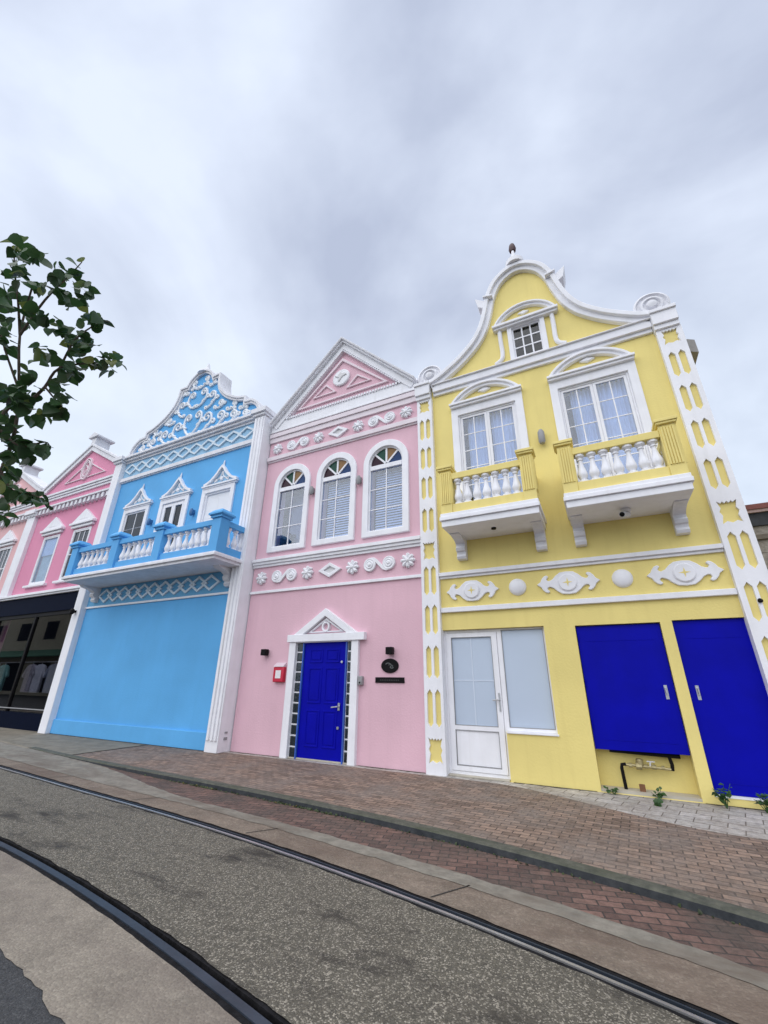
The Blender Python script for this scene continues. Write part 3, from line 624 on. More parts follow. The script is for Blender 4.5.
# ================================================================== PINK HOUSE
PW = 8.48; PC = -5.785
ph = thing("pink_house", "pale pink house with triangular pediment, three arched windows and blue front door", "house", (PC, PW, 0))
wins = (-7.30, -5.77, -4.245)
outer = [(-8.37, 0), (-3.30, 0), (-3.30, 9.12), (PC, 11.58), (-8.37, 9.12)]
hl = [arch(x - .485, x + .485, 5.03, 6.90) for x in wins] + [rect(-6.62, -5.04, .006, 2.45)]
link("wall", MB().prism(outer, PW, PW + .3, hl), PNK, ph)
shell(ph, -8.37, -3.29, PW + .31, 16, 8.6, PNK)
link("roof", MB().prism([(-8.36, 8.65), (PC, 10.6), (-3.3, 8.65)], PW + .32, 16.1), ROOF, ph)
# pediment
path = [(-8.34, 9.20), (PC + .03, 11.70), (-3.30, 9.20)]
cp = MB().sweep(path, [(.0, PW + .34), (.0, PW - .26), (-.05, PW - .24), (-.05, PW - .18), (-.10, PW - .18), (-.10, PW - .09), (-.27, PW - .09), (-.26, PW + .34)])
link("pediment_coping", cp, WHT, ph, 0.008)
pb = mould(-8.37, -3.30, PW, 8.90, 9.29, [(0, .15, .09), (.15, 1, .06)])
link("pediment_base", pb, WHT, ph, 0.006)
dt = MB()
for sx in (-1, 1):
    n = 30
    for i in range(1, n):
        t = i / n; x = PC + .02 + sx * 2.0 * (1 - t); z = 9.27 + 2.02 * t - .02
        x2 = x - sx * .012; dt.prism([(x, z + .03), (x + sx * .02, z - .045), (x - sx * .06, z + .035)] if sx > 0 else [(x, z + .03), (x + .06, z + .035), (x - .02, z - .045)], PW - .12, PW + .01)
for i in range(44):
    x = -7.75 + 3.93 * i / 43; dt.box(x - .028, x + .028, PW - .10, PW + .01, 9.28, 9.345)
link("pediment_dentils", dt, WHT, ph)
tr = MB()
tr.strip([(PC, 10.94), (-7.33, 9.54), (-4.25, 9.54)], .08, PW - .06, PW + .01, True)
for sx in (-1, 1):
    tr.strip([(PC + sx * .56, 10.14), (PC + sx * 1.0, 9.80), (PC + sx * .22, 9.80)], .055, PW - .05, PW + .01, True)
link("pediment_triangles", tr, mat("pale_pink_trim", (.82, .69, .74), .8, .05, 3), ph, 0.006)
bd = link("bird_medallion", MB().lathe([(.30, 0), (.30, .05), (.27, .07), (.05, .075)], (PC - .02, PW, 10.25), 28, 'y'), WHT, ph)
bird = MB(); q = [(-.26, .10), (-.12, .08), (-.05, .14), (-.02, .22), (.05, .12), (.22, .10), (.26, .03), (.1, .0), (.02, -.06), (-.04, -.16), (-.12, -.13), (-.06, -.02), (-.16, .02)]
link("bird_relief", bird.prism([(PC - .02 + a * .85, 10.25 + b) for a, b in q], PW - .10, PW - .06), GREYW, bd, 0.012)
link("upper_band", mould(-8.37, -3.30, PW, 8.55, 8.86, [(0, .55, .05), (.55, 1, .09)]), mat("pinkish_white_band", (.78, .70, .74), .75, .05, 3, .1, 60, streak=.15), ph, 0.005)
link("lower_band", mould(-8.37, -3.30, PW, 7.84, 8.02, [(0, .25, .04), (.25, 1, .08)]), bpy.data.materials["pinkish_white_band"], ph, 0.005)
link("string_course", mould(-8.37, -3.30, PW, 4.49, 4.72, [(0, .3, .05), (.3, .62, .09), (.62, 1, .13)]), WHT, ph, 0.006)
link("thin_string", mould(-8.37, -3.30, PW, 3.76, 3.83, [(0, 1, .05)]), WHT, ph, 0.006)
def rosette(cx, cz, par):
    pts = []
    for i in range(64):
        t = 2 * math.pi * i / 64; r = .11 + .07 * abs(math.cos(4 * t)) ** .6; pts.append((cx + r * math.cos(t), cz + r * math.sin(t)))
    o = MB().prism(pts, PW - .06, PW + .01)
    for i in range(8):
        t = math.pi / 4 * i; o.tube([(cx + .04 * math.cos(t), PW - .065, cz + .04 * math.sin(t)), (cx + .15 * math.cos(t), PW - .055, cz + .15 * math.sin(t))], [.022, .035], 6)
    o.lathe([(.05, .05), (.05, .09), (.03, .11)], (cx, PW, cz), 12, 'y')
    link("rosette", o, WHT, par, 0.006)
def scrollpair(xa, xb, cz, par, flip):
    mb = MB()
    for x in (xa, xb): mb.lathe([(.165, 0), (.165, .05), (.145, .065), (.12, .05), (.10, .05), (.085, .08), (.06, .06), (.03, .09)], (x, PW, cz), 20, 'y')
    z0, z1 = (cz - .13, cz + .13) if flip else (cz + .13, cz - .13)
    p = smooth([(xa, z0), (xa + .12, z0 * .97 + cz * .03), ((xa + xb) / 2, cz), (xb - .12, z1 * .97 + cz * .03), (xb, z1)], 5)
    mb.strip(p, .075, PW - .055, PW + .01)
    link("scroll_relief", mb, WHT, par, 0.006)
def lozenge(cx, cz, par):
    o = link("lozenge", MB().prism([(cx - .345, cz), (cx, cz - .19), (cx + .345, cz), (cx, cz + .19)], PW - .06, PW + .01, [[(cx - .19, cz), (cx, cz - .10), (cx + .19, cz), (cx, cz + .10)]]), WHT, par, 0.008)
    link("lozenge_field", MB().prism([(cx - .2, cz), (cx, cz - .11), (cx + .2, cz), (cx, cz + .11)], PW - .012, PW + .005), GREYW, o)
for cz in (8.285, 4.185):
    for cx in (-8.03, -6.485, -5.13, -3.645): rosette(cx, cz, ph)
    scrollpair(-7.50, -7.0, cz, ph, True); scrollpair(-4.645, -4.135, cz, ph, False); lozenge(-5.795, cz, ph)
for wi, cx in enumerate(wins):
    wn = link("arched_window", MB().prism(arch(cx - .65, cx + .65, 4.89, 6.92, 28), PW - .07, PW + .02, [arch(cx - .485, cx + .485, 5.03, 6.90, 28)]), WHT, ph, 0.012)
    fr = MB()
    fr.prism(arch(cx - .487, cx + .487, 5.028, 6.90, 28), PW - 0.010, PW + 0.070, [arch(cx - .45, cx + .45, 5.065, 6.90, 28)])
    fr.box(cx - .45, cx + .45, PW - 0.020, PW + 0.065, 6.755, 6.88)
    muntins(fr, cx - .45, cx + .45, 5.065, 6.755, 2, 3, .028, PW + 0.010, PW + 0.050)
    for t in (45, 90, 135):
        t = math.radians(t); fr.strip([(cx + .04 * math.cos(t), 6.88 + .04 * math.sin(t)), (cx + .46 * math.cos(t), 6.88 + .47 * math.sin(t))], .05, PW + 0.000, PW + 0.060)
    link("window_frame", fr, WHT, wn, 0.005)
    for k in range(4):
        a0 = math.pi - k * math.pi / 4; pts = [(cx, 6.87)] + [(cx + .462 * math.cos(a0 - math.pi / 4 * i / 6), 6.87 + .49 * math.sin(a0 - math.pi / 4 * i / 6)) for i in range(7)]
        link("stained_pane", MB().prism(pts, PW + 0.025, PW + 0.035), ST[k], wn, smooth=False)
    link("pane", B(cx - .46, cx + .46, PW + 0.028, PW + 0.032, 5.05, 6.78), GLS, wn)
    if wi == 0:
        link("reflection_sheet", B(cx - .47, cx + .47, PW + .5, PW + .52, 5.0, 6.8), mat("mauve_sky_reflection", (.30, .28, .33), .9, .1, 3), wn)  # no blind here: mauve sheet paints the grey sky reflected in the pane
        tag(link("water_jug", MB().lathe([(.16, 0), (.2, .1), (.2, .3), (.12, .4), (.13, .46)], (cx - .26, PW + .30, 5.05), 14).box(cx - .12, cx + .02, PW + .26, PW + .34, 5.36, 5.45), NAVY, org=(cx - .26, PW + .3, 5.05)), "dark jug standing inside the lower left corner of the first arched window", "jug")
    else:
        bl = MB()
        for i in range(24): z = 5.08 + .07 * i; bl.profx([(PW + .20, z), (PW + .235, z + .055), (PW + .237, z + .055), (PW + .202, z)], cx - .40 if i % 7 else cx - .39, cx + .445)
        link("window_blind", bl, BLIND, wn, smooth=False)
# pink house front door
dp = MB().prism([(-6.81, 0), (-6.615, 0), (-6.615, 2.44), (-5.045, 2.44), (-5.045, 0), (-4.865, 0), (-4.865, 2.47), (-6.81, 2.47)], PW - .09, PW + .06)
dor = link("front_door", dp, WHT, ph, 0.008)
pd = MB().box(-6.90, -4.74, PW - .13, PW + .02, 2.46, 2.63)
dc = -5.835
pd.sweep([(-6.74, 2.62), (dc, 3.22), (-4.93, 2.62)], [(0, PW + .015), (0, PW - .115), (-.15, PW - .115), (-.15, PW + .015)])
pd.strip([(dc, 2.97), (dc - .46, 2.68), (dc + .46, 2.68)], .05, PW - .05, PW + .01, True)
pd.strip([(dc + .09 * math.cos(t * math.pi / 10), 2.795 + .10 * math.sin(t * math.pi / 10)) for t in range(20)], .04, PW - .07, PW + .01, True)
link("door_pediment", pd, WHT, dor, 0.006, dx=.04)
lf = MB().box(-6.385, -5.215, PW - 0.010, PW + 0.040, .03, 2.45)
for (x0, x1) in ((-6.20, -5.86), (-5.74, -5.40)):
    for (z0, z1) in ((2.0, 2.27), (1.14, 1.86), (.27, .97)):
        lf.strip(rect(x0, x1, z0, z1), .03, PW - 0.022, PW - 0.005, True); lf.box(x0 + .05, x1 - .05, PW - 0.020, PW - 0.008, z0 + .05, z1 - .05)
link("door_leaf", lf, ROY, dor, 0.006)
link("door_jamb", MB().box(-6.42, -6.388, PW - 0.050, PW + 0.050, .0, 2.45).box(-5.212, -5.18, PW - 0.050, PW + 0.050, .0, 2.45), mat("bright_blue_jamb", (.03, .10, .45), .5, .1, 3), dor)
link("door_handle", MB().box(-5.36, -5.31, PW - 0.040, PW - 0.010, 1.0, 1.15).tube([(-5.335, PW - 0.035, 1.08), (-5.335, PW - 0.080, 1.08), (-5.50, PW - 0.080, 1.06)], .016, 8), STEEL, dor)
link("door_lock", MB().lathe([(.03, 0), (.03, .03)], (-5.34, PW - 0.010, .66), 12, 'y').lathe([(.028, 0), (.028, .03)], (-5.31, PW - 0.010, 2.0), 12, 'y'), STEEL, dor)
for x0, x1 in ((-6.613, -6.422), (-5.178, -5.047)):
    gb = MB(); mo = MB(); n = 11; p = 2.44 / n
    for i in range(n): gb.box(x0 + .012, x1 - .012, PW - 0.020, PW + 0.040, .012 + p * i + .014, .012 + p * (i + 1) - .014)
    mo.box(x0, x1, PW - 0.005, PW + 0.050, .0, 2.45)
    s_ = link("glass_block_strip", mo, WHT, dor)
    link("glass_block", gb, BLOCK, s_, 0.015)
link("doorstep", B(-6.62, -5.04, PW - .03, PW + .3, .004, .03), CONC, dor)
# fittings on the pink house
def cube_lamp(x, z, label):
    t = thing("wall_lamp", label, "wall lamp", (x, PW, z), "black cube lamps on pink wall")
    link("lamp_body", B(x - .075, x + .075, PW - .16, PW - .03, z - .075, z + .075), BLK, t, 0.008)
    link("back_plate", B(x - .05, x + .05, PW - .03, PW + .003, z - .05, z + .05), BLK, t)
cube_lamp(-7.56, 2.24, "black cube wall lamp above the red letter box")
cube_lamp(-4.07, 2.21, "black cube wall lamp above the round black sign")
lb = thing("letter_box", "red letter box with white label and pale flap on pink wall", "letter box", (-7.07, PW, 1.55))
link("box_body", B(-7.22, -6.90, PW - .10, PW + .003, 1.555, 1.90), REDB, lb, 0.02)
link("flap", MB().profx([(PW - .11, 1.90), (PW - .10, 1.93), (PW, 2.0), (PW, 1.90)], -7.21, -6.91), mat("pale_flap", (.66, .55, .60), .4, .05, 4), lb)
link("label_plate", B(-7.14, -6.98, PW - .106, PW - .101, 1.64, 1.82), PAPER, lb)
sg = thing("round_sign", "round black sign with faint grey swirl on pink wall", "sign", (-4.10, PW, 1.91))
el = [(-4.105 + .205 * math.cos(2 * math.pi * i / 36), 1.91 + .145 * math.sin(2 * math.pi * i / 36)) for i in range(36)]
link("sign_plate", MB().prism(el, PW - .03, PW + .003), BLK, sg, 0.006)
SIGNG = mat("grey_lettering", (.12, .13, .13), .5, .1, 8)
em = MB()
em.strip(smooth([(-4.20, 1.94), (-4.15, 1.965), (-4.09, 1.95), (-4.06, 1.915), (-4.09, 1.88), (-4.05, 1.86), (-4.01, 1.875)], 4), .016, PW - .034, PW - .029)
em.strip(smooth([(-4.13, 1.925), (-4.08, 1.93), (-4.03, 1.91), (-4.04, 1.88)], 4), .012, PW - .034, PW - .029)
link("sign_emblem", em, SIGNG, sg)
pl = thing("name_plate", "long narrow black name plate under the round sign", "sign", (-4.11, PW, 1.62))
link("plate", B(-4.45, -3.77, PW - .025, PW + .003, 1.57, 1.68), BLK, pl, 0.005)
em = MB()
for i in range(11): em.box(-4.33 + .042 * i, -4.33 + .042 * i + .022, PW - .0275, PW - .024, 1.612, 1.636)
link("plate_lettering", em, mat("faint_lettering", (.035, .035, .036), .5, .1, 8), pl)
db = thing("door_bell", "grey intercom box at the right side of the pink house door frame", "intercom", (-4.79, PW, 1.6))
link("intercom_box", B(-4.845, -4.74, PW - .10, PW + .003, 1.52, 1.70), GREY, db, 0.012)
link("call_button", MB().lathe([(.018, 0), (.018, .012)], (-4.79, PW - .10, 1.57), 10, 'y'), BLK, db)
def cam_lamp(x, z, label):
    t = thing("spot_lamp", label, "wall lamp", (x, PW, z), "grey spot lamps between the arched windows")
    link("lamp_body", MB().lathe([(.035, 0), (.055, .04), (.055, .18), (.04, .24)], (x, PW - .10, z - .12), 12), GREY, t)
    link("bracket", B(x - .045, x + .045, PW - .08, PW + .003, z - .05, z + .10), GREY, t)
cam_lamp(-6.535, 6.52, "grey spot lamp between the first and middle arched windows")
cam_lamp(-5.01, 6.52, "grey spot lamp between the middle and last arched windows")

# ================================================================== BLUE HOUSE
BW = 8.27; BC = -12.24
bh = thing("blue_house", "sky blue house with scrolled gable and long white balustrade balcony", "house", (BC, BW, 0))
bw_c = (-14.22, -12.19, -10.13)
wallp = rect(-16.04, -8.44, 0, 9.6)
link("wall", MB().prism(wallp, BW, BW + .3, [rect(x - .56, x + .56, 4.75, 7.18) for x in bw_c]), BLU, bh)
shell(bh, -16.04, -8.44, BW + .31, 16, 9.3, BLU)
link("plinth", B(-15.68, -8.83, BW - .06, BW + .01, 0, .40), BLU, bh, 0.015)
gh = [(0, 12.87), (.2, 12.84), (.45, 12.70), (.62, 12.53), (.72, 12.33)]
gs = [(1.1, 12.0), (1.2, 11.68), (1.42, 11.38), (1.76, 11.1), (2.2, 10.87), (2.6, 10.76)]
ge = [(2.92, 10.53), (3.18, 10.35), (3.34, 10.08), (3.40, 9.72)]
ghalf = smooth(gh, 3) + [(.80, 12.34), (1.07, 12.34), (1.09, 12.15)] + smooth(gs, 3) + [(2.63, 10.56)] + smooth(ge, 3)
go = [(BC - a, z) for a, z in reversed(ghalf)] + [(BC + a, z) for a, z in ghalf[1:]]
link("gable_field", MB().prism([(BC - 3.4, 9.59)] + [(x, z - .17) for x, z in go] + [(BC + 3.4, 9.59)], BW + .002, BW + .30), BLU, bh, smooth=False)
link("gable_coping", MB().sweep(go, [(.03, BW + .42), (.03, BW - .14), (-.05, BW - .14), (-.05, BW - .09), (-.13, BW - .09), (-.13, BW + .42)]), WHTC, bh, 0.006, dx=.12, dz=-.14)
link("gable_finial", MB().lathe([(.34, 0), (.30, .10), (.14, .22), (.09, .34), (.02, .60)], (BC + .1, BW + .1, 12.66), 12), WHTC, bh)
link("cornice", mould(-15.62, -8.86, BW, 9.44, 9.70, [(0, .3, .06), (.3, .65, .14), (.65, 1, .22)]), WHTC, bh, 0.008)
link("frieze_field", B(-15.68, -8.83, BW - .012, BW + .01, 8.77, 9.44), BLU2, bh)
link("frieze_band", mould(-15.68, -8.83, BW, 8.59, 8.77, [(0, .2, .05), (.2, 1, .09)]), WHTC, bh, 0.006)
lt = MB()
for i in range(11):
    cx = -15.22 + .594 * i
    lt.strip([(cx - .34, 9.13), (cx, 8.93), (cx + .34, 9.13), (cx, 9.33)], .065, BW - .06 - .003 * (i % 2), BW - .005, True)
link("frieze_lattice", lt, mat("pale_blue_white", (.66, .76, .84), .75, .05, 3), bh)
link("lower_field", B(-15.68, -8.83, BW - .012, BW + .01, 3.86, 4.47), mat("shaded_blue_plaster", (.13, .38, .62), .8, .06, 2), bh)  # frieze background with the shade under the balcony painted into its blue
lt = MB()
for i in range(11):
    cx = -14.70 + .496 * i
    lt.strip([(cx - .33, 4.18), (cx, 3.98), (cx + .33, 4.18), (cx, 4.38)], .06, BW - .06 - .003 * (i % 2), BW - .005, True)
link("lower_lattice", lt, bpy.data.materials["pale_blue_white"], bh)
link("lower_string", mould(-15.68, -8.83, BW, 3.80, 3.86, [(0, 1, .05)]), WHT, bh, 0.006)
for x0, x1 in ((-16.10, -15.68), (-8.82, -8.40)):
    p = MB().box(x0, x1, BW - .19, 8.62, 0, 9.46)
    for i in range(3 if x0 > -10 else 0):
        xx = x0 + .04 + .125 * i; p.box(xx, xx + .085, BW - .225, BW - .18, .25, 9.40)
    pl_ = link("pilaster", p, WHT, bh, 0.012)
    c = MB(); c.box(x0 - .05, x1 + .05, BW - .26, 8.70, 9.46, 9.55); c.box(x0 - .10, x1 + .10, BW - .32, 8.75, 9.55, 9.72)
    link("pilaster_cap", c, WHTC, pl_, 0.01)
# gable scrollwork: mirrored spirals and stems
def spiral(cx, cz, r, turns, a0, dr_, n=22):
    return [(cx + r * (1 - .82 * i / n) * math.cos(a0 + dr_ * turns * 2 * math.pi * i / n), cz + r * (1 - .82 * i / n) * math.sin(a0 + dr_ * turns * 2 * math.pi * i / n)) for i in range(n + 1)]
SP = [([(.03, 9.85), (.28, 10.1), (.44, 10.45), (.42, 10.72)], .17, 1), ([(.50, 9.82), (.75, 9.95), (1.0, 10.2), (.98, 10.48)], .21, 1),
      ([(1.15, 9.82), (1.45, 9.95), (1.68, 10.2), (1.64, 10.38)], .18, 1), ([(1.8, 9.82), (2.1, 9.92), (2.28, 10.08), (2.25, 10.22)], .15, 1),
      ([(2.4, 9.82), (2.65, 9.88), (2.8, 9.98), (2.78, 10.08)], .11, 1), ([(.06, 11.12), (.30, 11.2), (.50, 11.48), (.45, 11.78)], .16, 1),
      ([(.06, 12.0), (.28, 12.1), (.42, 12.28)], .12, 1), ([(.60, 10.86), (.85, 11.0), (1.0, 11.25), (.96, 11.48)], .16, 1),
      ([(1.10, 10.72), (1.32, 10.7), (1.5, 10.8), (1.46, 10.94)], .11, 1), ([(1.78, 10.44), (2.0, 10.44), (2.15, 10.56)], .11, 1), ([(.62, 11.9), (.78, 11.95), (.84, 12.08)], .08, 1), ([(2.42, 10.28), (2.62, 10.28), (2.72, 10.36)], .07, 1)]
sw = MB()
for sx in (-1, 1):
    for st, r, dr_ in SP:
        p = smooth(st, 4); dx, dz = p[-1][0] - p[-2][0], p[-1][1] - p[-2][1]; L_ = math.hypot(dx, dz); dx /= L_; dz /= L_
        nx, nz_ = (-dz, dx) if dr_ > 0 else (dz, -dx)
        cx, cz = p[-1][0] + nx * r, p[-1][1] + nz_ * r
        a0 = math.atan2(-nz_, -nx); pts = p + spiral(cx, cz, r, 1.35, a0, dr_)[1:]
        n = len(pts)
        # a small counter curl where the stem starts
        pts = spiral(p[0][0] + .0, p[0][1] + .055, .055, .8, -math.pi / 2, -dr_, 8)[::-1] + pts
        sw.tube([(BC + .06 + sx * a, BW - .02, z - .04) for a, z in pts], [.056 - .02 * i / len(pts) for i in range(len(pts))], 6)
        k = len(p) // 2
        q = p[k + 1]; r2 = r * .62; ex, ez = -nx, -nz_
        sw.tube([(BC + .06 + sx * a, BW - .02, z - .04) for a, z in [(p[k - 1][0], p[k - 1][1])] + spiral(q[0] + ex * (r2 + .03), q[1] + ez * (r2 + .03), r2, 1.2, math.atan2(-ez, -ex), -dr_, 16)], [.048 - .018 * i / 18 for i in range(18)], 6)
        sw.tube([(BC + .06 + sx * p[k][0], BW - .03, p[k][1] - .04), (BC + .06 + sx * (p[k][0] + .14 * nx), BW - .04, p[k][1] + .14 * nz_ - .04)], [.065, .015], 6)
link("scrollwork", sw, mat("scroll_white", (.84, .87, .91), .75, .05, 4), bh)
# windows
ogee = smooth([(0, .60), (.10, .50), (.20, .36), (.34, .22), (.50, .10), (.72, .02)], 3)
for wi, cx in enumerate(bw_c):
    wn = link("window", MB().prism(rect(cx - .72, cx + .72, 4.7, 7.40), BW - .06, BW + .02, [rect(cx - .56, cx + .56, 4.75, 7.18)]), WHT, bh, 0.01)
    hd = MB(); hd.box(cx - .73, cx + .73, BW - .08, BW + .02, 7.40, 7.45); hd.box(cx - .77, cx + .77, BW - .12, BW + .02, 7.45, 7.50)
    hd.strip([(cx - a, 7.52 + z) for a, z in reversed(ogee)] + [(cx + a, 7.52 + z) for a, z in ogee[1:]], .075, BW - .10, BW + .02)
    hd.lathe([(.06, 0), (.05, .05), (.025, .08), (.035, .12), (.01, .26)], (cx, BW - .03, 8.10), 8)
    for sx in (-1, 1):
        hd.tube([(cx + sx * a, BW - .02, z) for a, z in smooth([(.02, 7.95), (.05, 7.78), (.18, 7.68), (.30, 7.60)], 3) + spiral(.24, 7.65, .06, 1.0, -.4, 1, 10)], .022, 6)
    hd.lathe([(.07, 0), (.07, .05), (.04, .07)], (cx, BW, 7.68), 12, 'y')
    link("window_hood", hd, WHT, wn, 0.006, dx=.06, dz=-.07)
    link("hood_field", MB().prism([(cx - a, 7.53 + z) for a, z in reversed(ogee)] + [(cx + a, 7.53 + z) for a, z in ogee[1:]], BW - .008, BW + .006), BLU2, wn, dx=.06, dz=-.07)
    fr = MB(); frame(fr, cx - .56, cx + .56, 4.75, 7.18, .05, BW - 0.010, BW + 0.070)
    if wi == 0:
        muntins(fr, cx - .51, cx + .51, 4.8, 7.13, 2, 4, .032, BW + 0.010, BW + 0.050); gm = GLS2
    elif wi == 1:
        for a, b in ((cx - .505, cx - .005), (cx + .005, cx + .505)): frame(fr, a, b, 4.805, 7.125, .085, BW - 0.025, BW + 0.040); muntins(fr, a + .085, b - .085, 4.89, 7.04, 1, 1, .025, BW - 0.010, BW + 0.030, pitch=.78)
        gm = GLS2
    else:
        gm = GLS
    link("window_frame", fr, WHT, wn, 0.005)
    if wi == 2: link("shutter_board", MB().box(cx - .51, cx + .51, BW + 0.040, BW + 0.060, 4.8, 7.13).box(cx - .012, cx + .012, BW + 0.034, BW + 0.041, 4.8, 7.13).box(cx - .51, cx + .51, BW + 0.035, BW + 0.041, 6.30, 6.32), BLIND, wn)
    else: link("pane", B(cx - .52, cx + .52, BW + 0.013, BW + 0.017, 4.79, 7.14), gm, wn)
# balcony
yf = 7.10; zb = 4.48
s = MB().box(-15.30, -8.50, yf + .04, BW + .01, zb, 4.56).box(-15.36, -8.44, yf - .02, BW + .01, 4.56, 4.63).box(-15.33, -8.47, yf + .01, BW + .01, 4.63, 4.67)
bb = link("balcony", s, WHTC, bh, 0.008)
BP = (-15.17, -12.99, -10.93, -8.63)
for x in BP:
    link("balcony_post", B(x - .16, x + .16, yf + .04, yf + .36, 4.67, 5.62), BLUT, bb, 0.008)
    cpm = MB().box(x - .20, x + .20, yf, yf + .40, 5.62, 5.68)
    cpm.add([(x - .25, yf - .05, 5.70), (x + .25, yf - .05, 5.70), (x + .25, yf + .45, 5.70), (x - .25, yf + .45, 5.70), (x - .25, yf - .05, 5.75), (x + .25, yf - .05, 5.75), (x + .25, yf + .45, 5.75), (x - .25, yf + .45, 5.75), (x - .15, yf + .05, 5.86), (x + .15, yf + .05, 5.86), (x + .15, yf + .35, 5.86), (x - .15, yf + .35, 5.86)],
            [(0, 3, 2, 1), (0, 1, 5, 4), (1, 2, 6, 5), (2, 3, 7, 6), (3, 0, 4, 7), (4, 5, 9, 8), (5, 6, 10, 9), (6, 7, 11, 10), (7, 4, 8, 11), (8, 9, 10, 11)])
    cpm.box(x - .22, x + .22, yf - .02, yf + .42, 5.68, 5.70)
    link("post_cap", cpm, BLUT, bb)
for (xa, xb), n in zip(zip(BP[:-1], BP[1:]), (7, 7, 8)):
    link("handrail", B(xa + .16, xb - .16, yf + .08, yf + .32, 5.45, 5.61), BLUT, bb, 0.01)
    link("base_rail", B(xa + .16, xb - .16, yf + .10, yf + .30, 4.67, 4.89), BLUT, bb, 0.006)
    for i in range(n):
        x = xa + .16 + (xb - xa - .32) * (i + .5) / n; link("baluster", baluster(x, yf + .2, 4.89, 5.45, .085), WHT, bb)
for x in (BP[0], BP[3]):
    link("side_rail", B(x - .12, x + .12, yf + .36, BW + .01, 5.45, 5.61), BLUT, bb, 0.01)
    link("base_rail", B(x - .10, x + .10, yf + .36, BW + .01, 4.67, 4.89), BLUT, bb, 0.006)
    for i in range(3): link("baluster", baluster(x, yf + .5 + .24 * i, 4.89, 5.45, .085), WHT, bb)
for x in (-15.2, -8.98):
    pr = [(BW + .01, 3.98), (BW - .12, 4.0), (BW - .16, 4.06), (BW - .13, 4.12), (BW - .20, 4.16), (BW - .24, 4.24), (BW - .20, 4.30), (BW - .34, 4.38), (BW - .55, 4.42), (BW - .62, 4.48), (BW + .01, 4.48)]
    link("corbel", MB().profx(pr, x - .11, x + .11), WHTC, bb)
def blue_lamp(x, label):
    t = thing("wall_lamp", label, "wall lamp", (x, BW, 6.6), "blue painted lamps above the blue balcony")
    link("lamp_body", MB().lathe([(.04, 0), (.06, .04), (.06, .18), (.03, .24)], (x, BW - .10, 6.48), 12), mat("blue_lamp_paint", (.04, .14, .32), .5, .1, 5), t)
    link("bracket", B(x - .05, x + .05, BW - .08, BW + .003, 6.55, 6.68), bpy.data.materials["blue_lamp_paint"], t)
blue_lamp(-13.22, "blue lamp on blue wall beside the small paned window"); blue_lamp(-11.12, "blue lamp on blue wall beside the white boarded window")
pl2 = thing("spot_lamp", "black lamp on white pilaster beside the dark shop window", "wall lamp", (-16.0, 8.05, 3.72))
link("lamp_body", MB().lathe([(.04, 0), (.07, .04), (.07, .14), (.04, .18)], (-15.90, 7.96, 3.60), 12), BLK, pl2)
link("bracket", B(-15.93, -15.87, 7.96, 8.085, 3.66, 3.74), BLK, pl2)
ou = thing("outlet_box", "pair of small grey outlet covers low on white pilaster", "outlet", (-8.4, 8.35, .35))
link("cover", MB().box(-8.40, -8.385, 8.25, 8.33, .40, .44).box(-8.40, -8.385, 8.24, 8.34, .26, .32), GREY, ou)

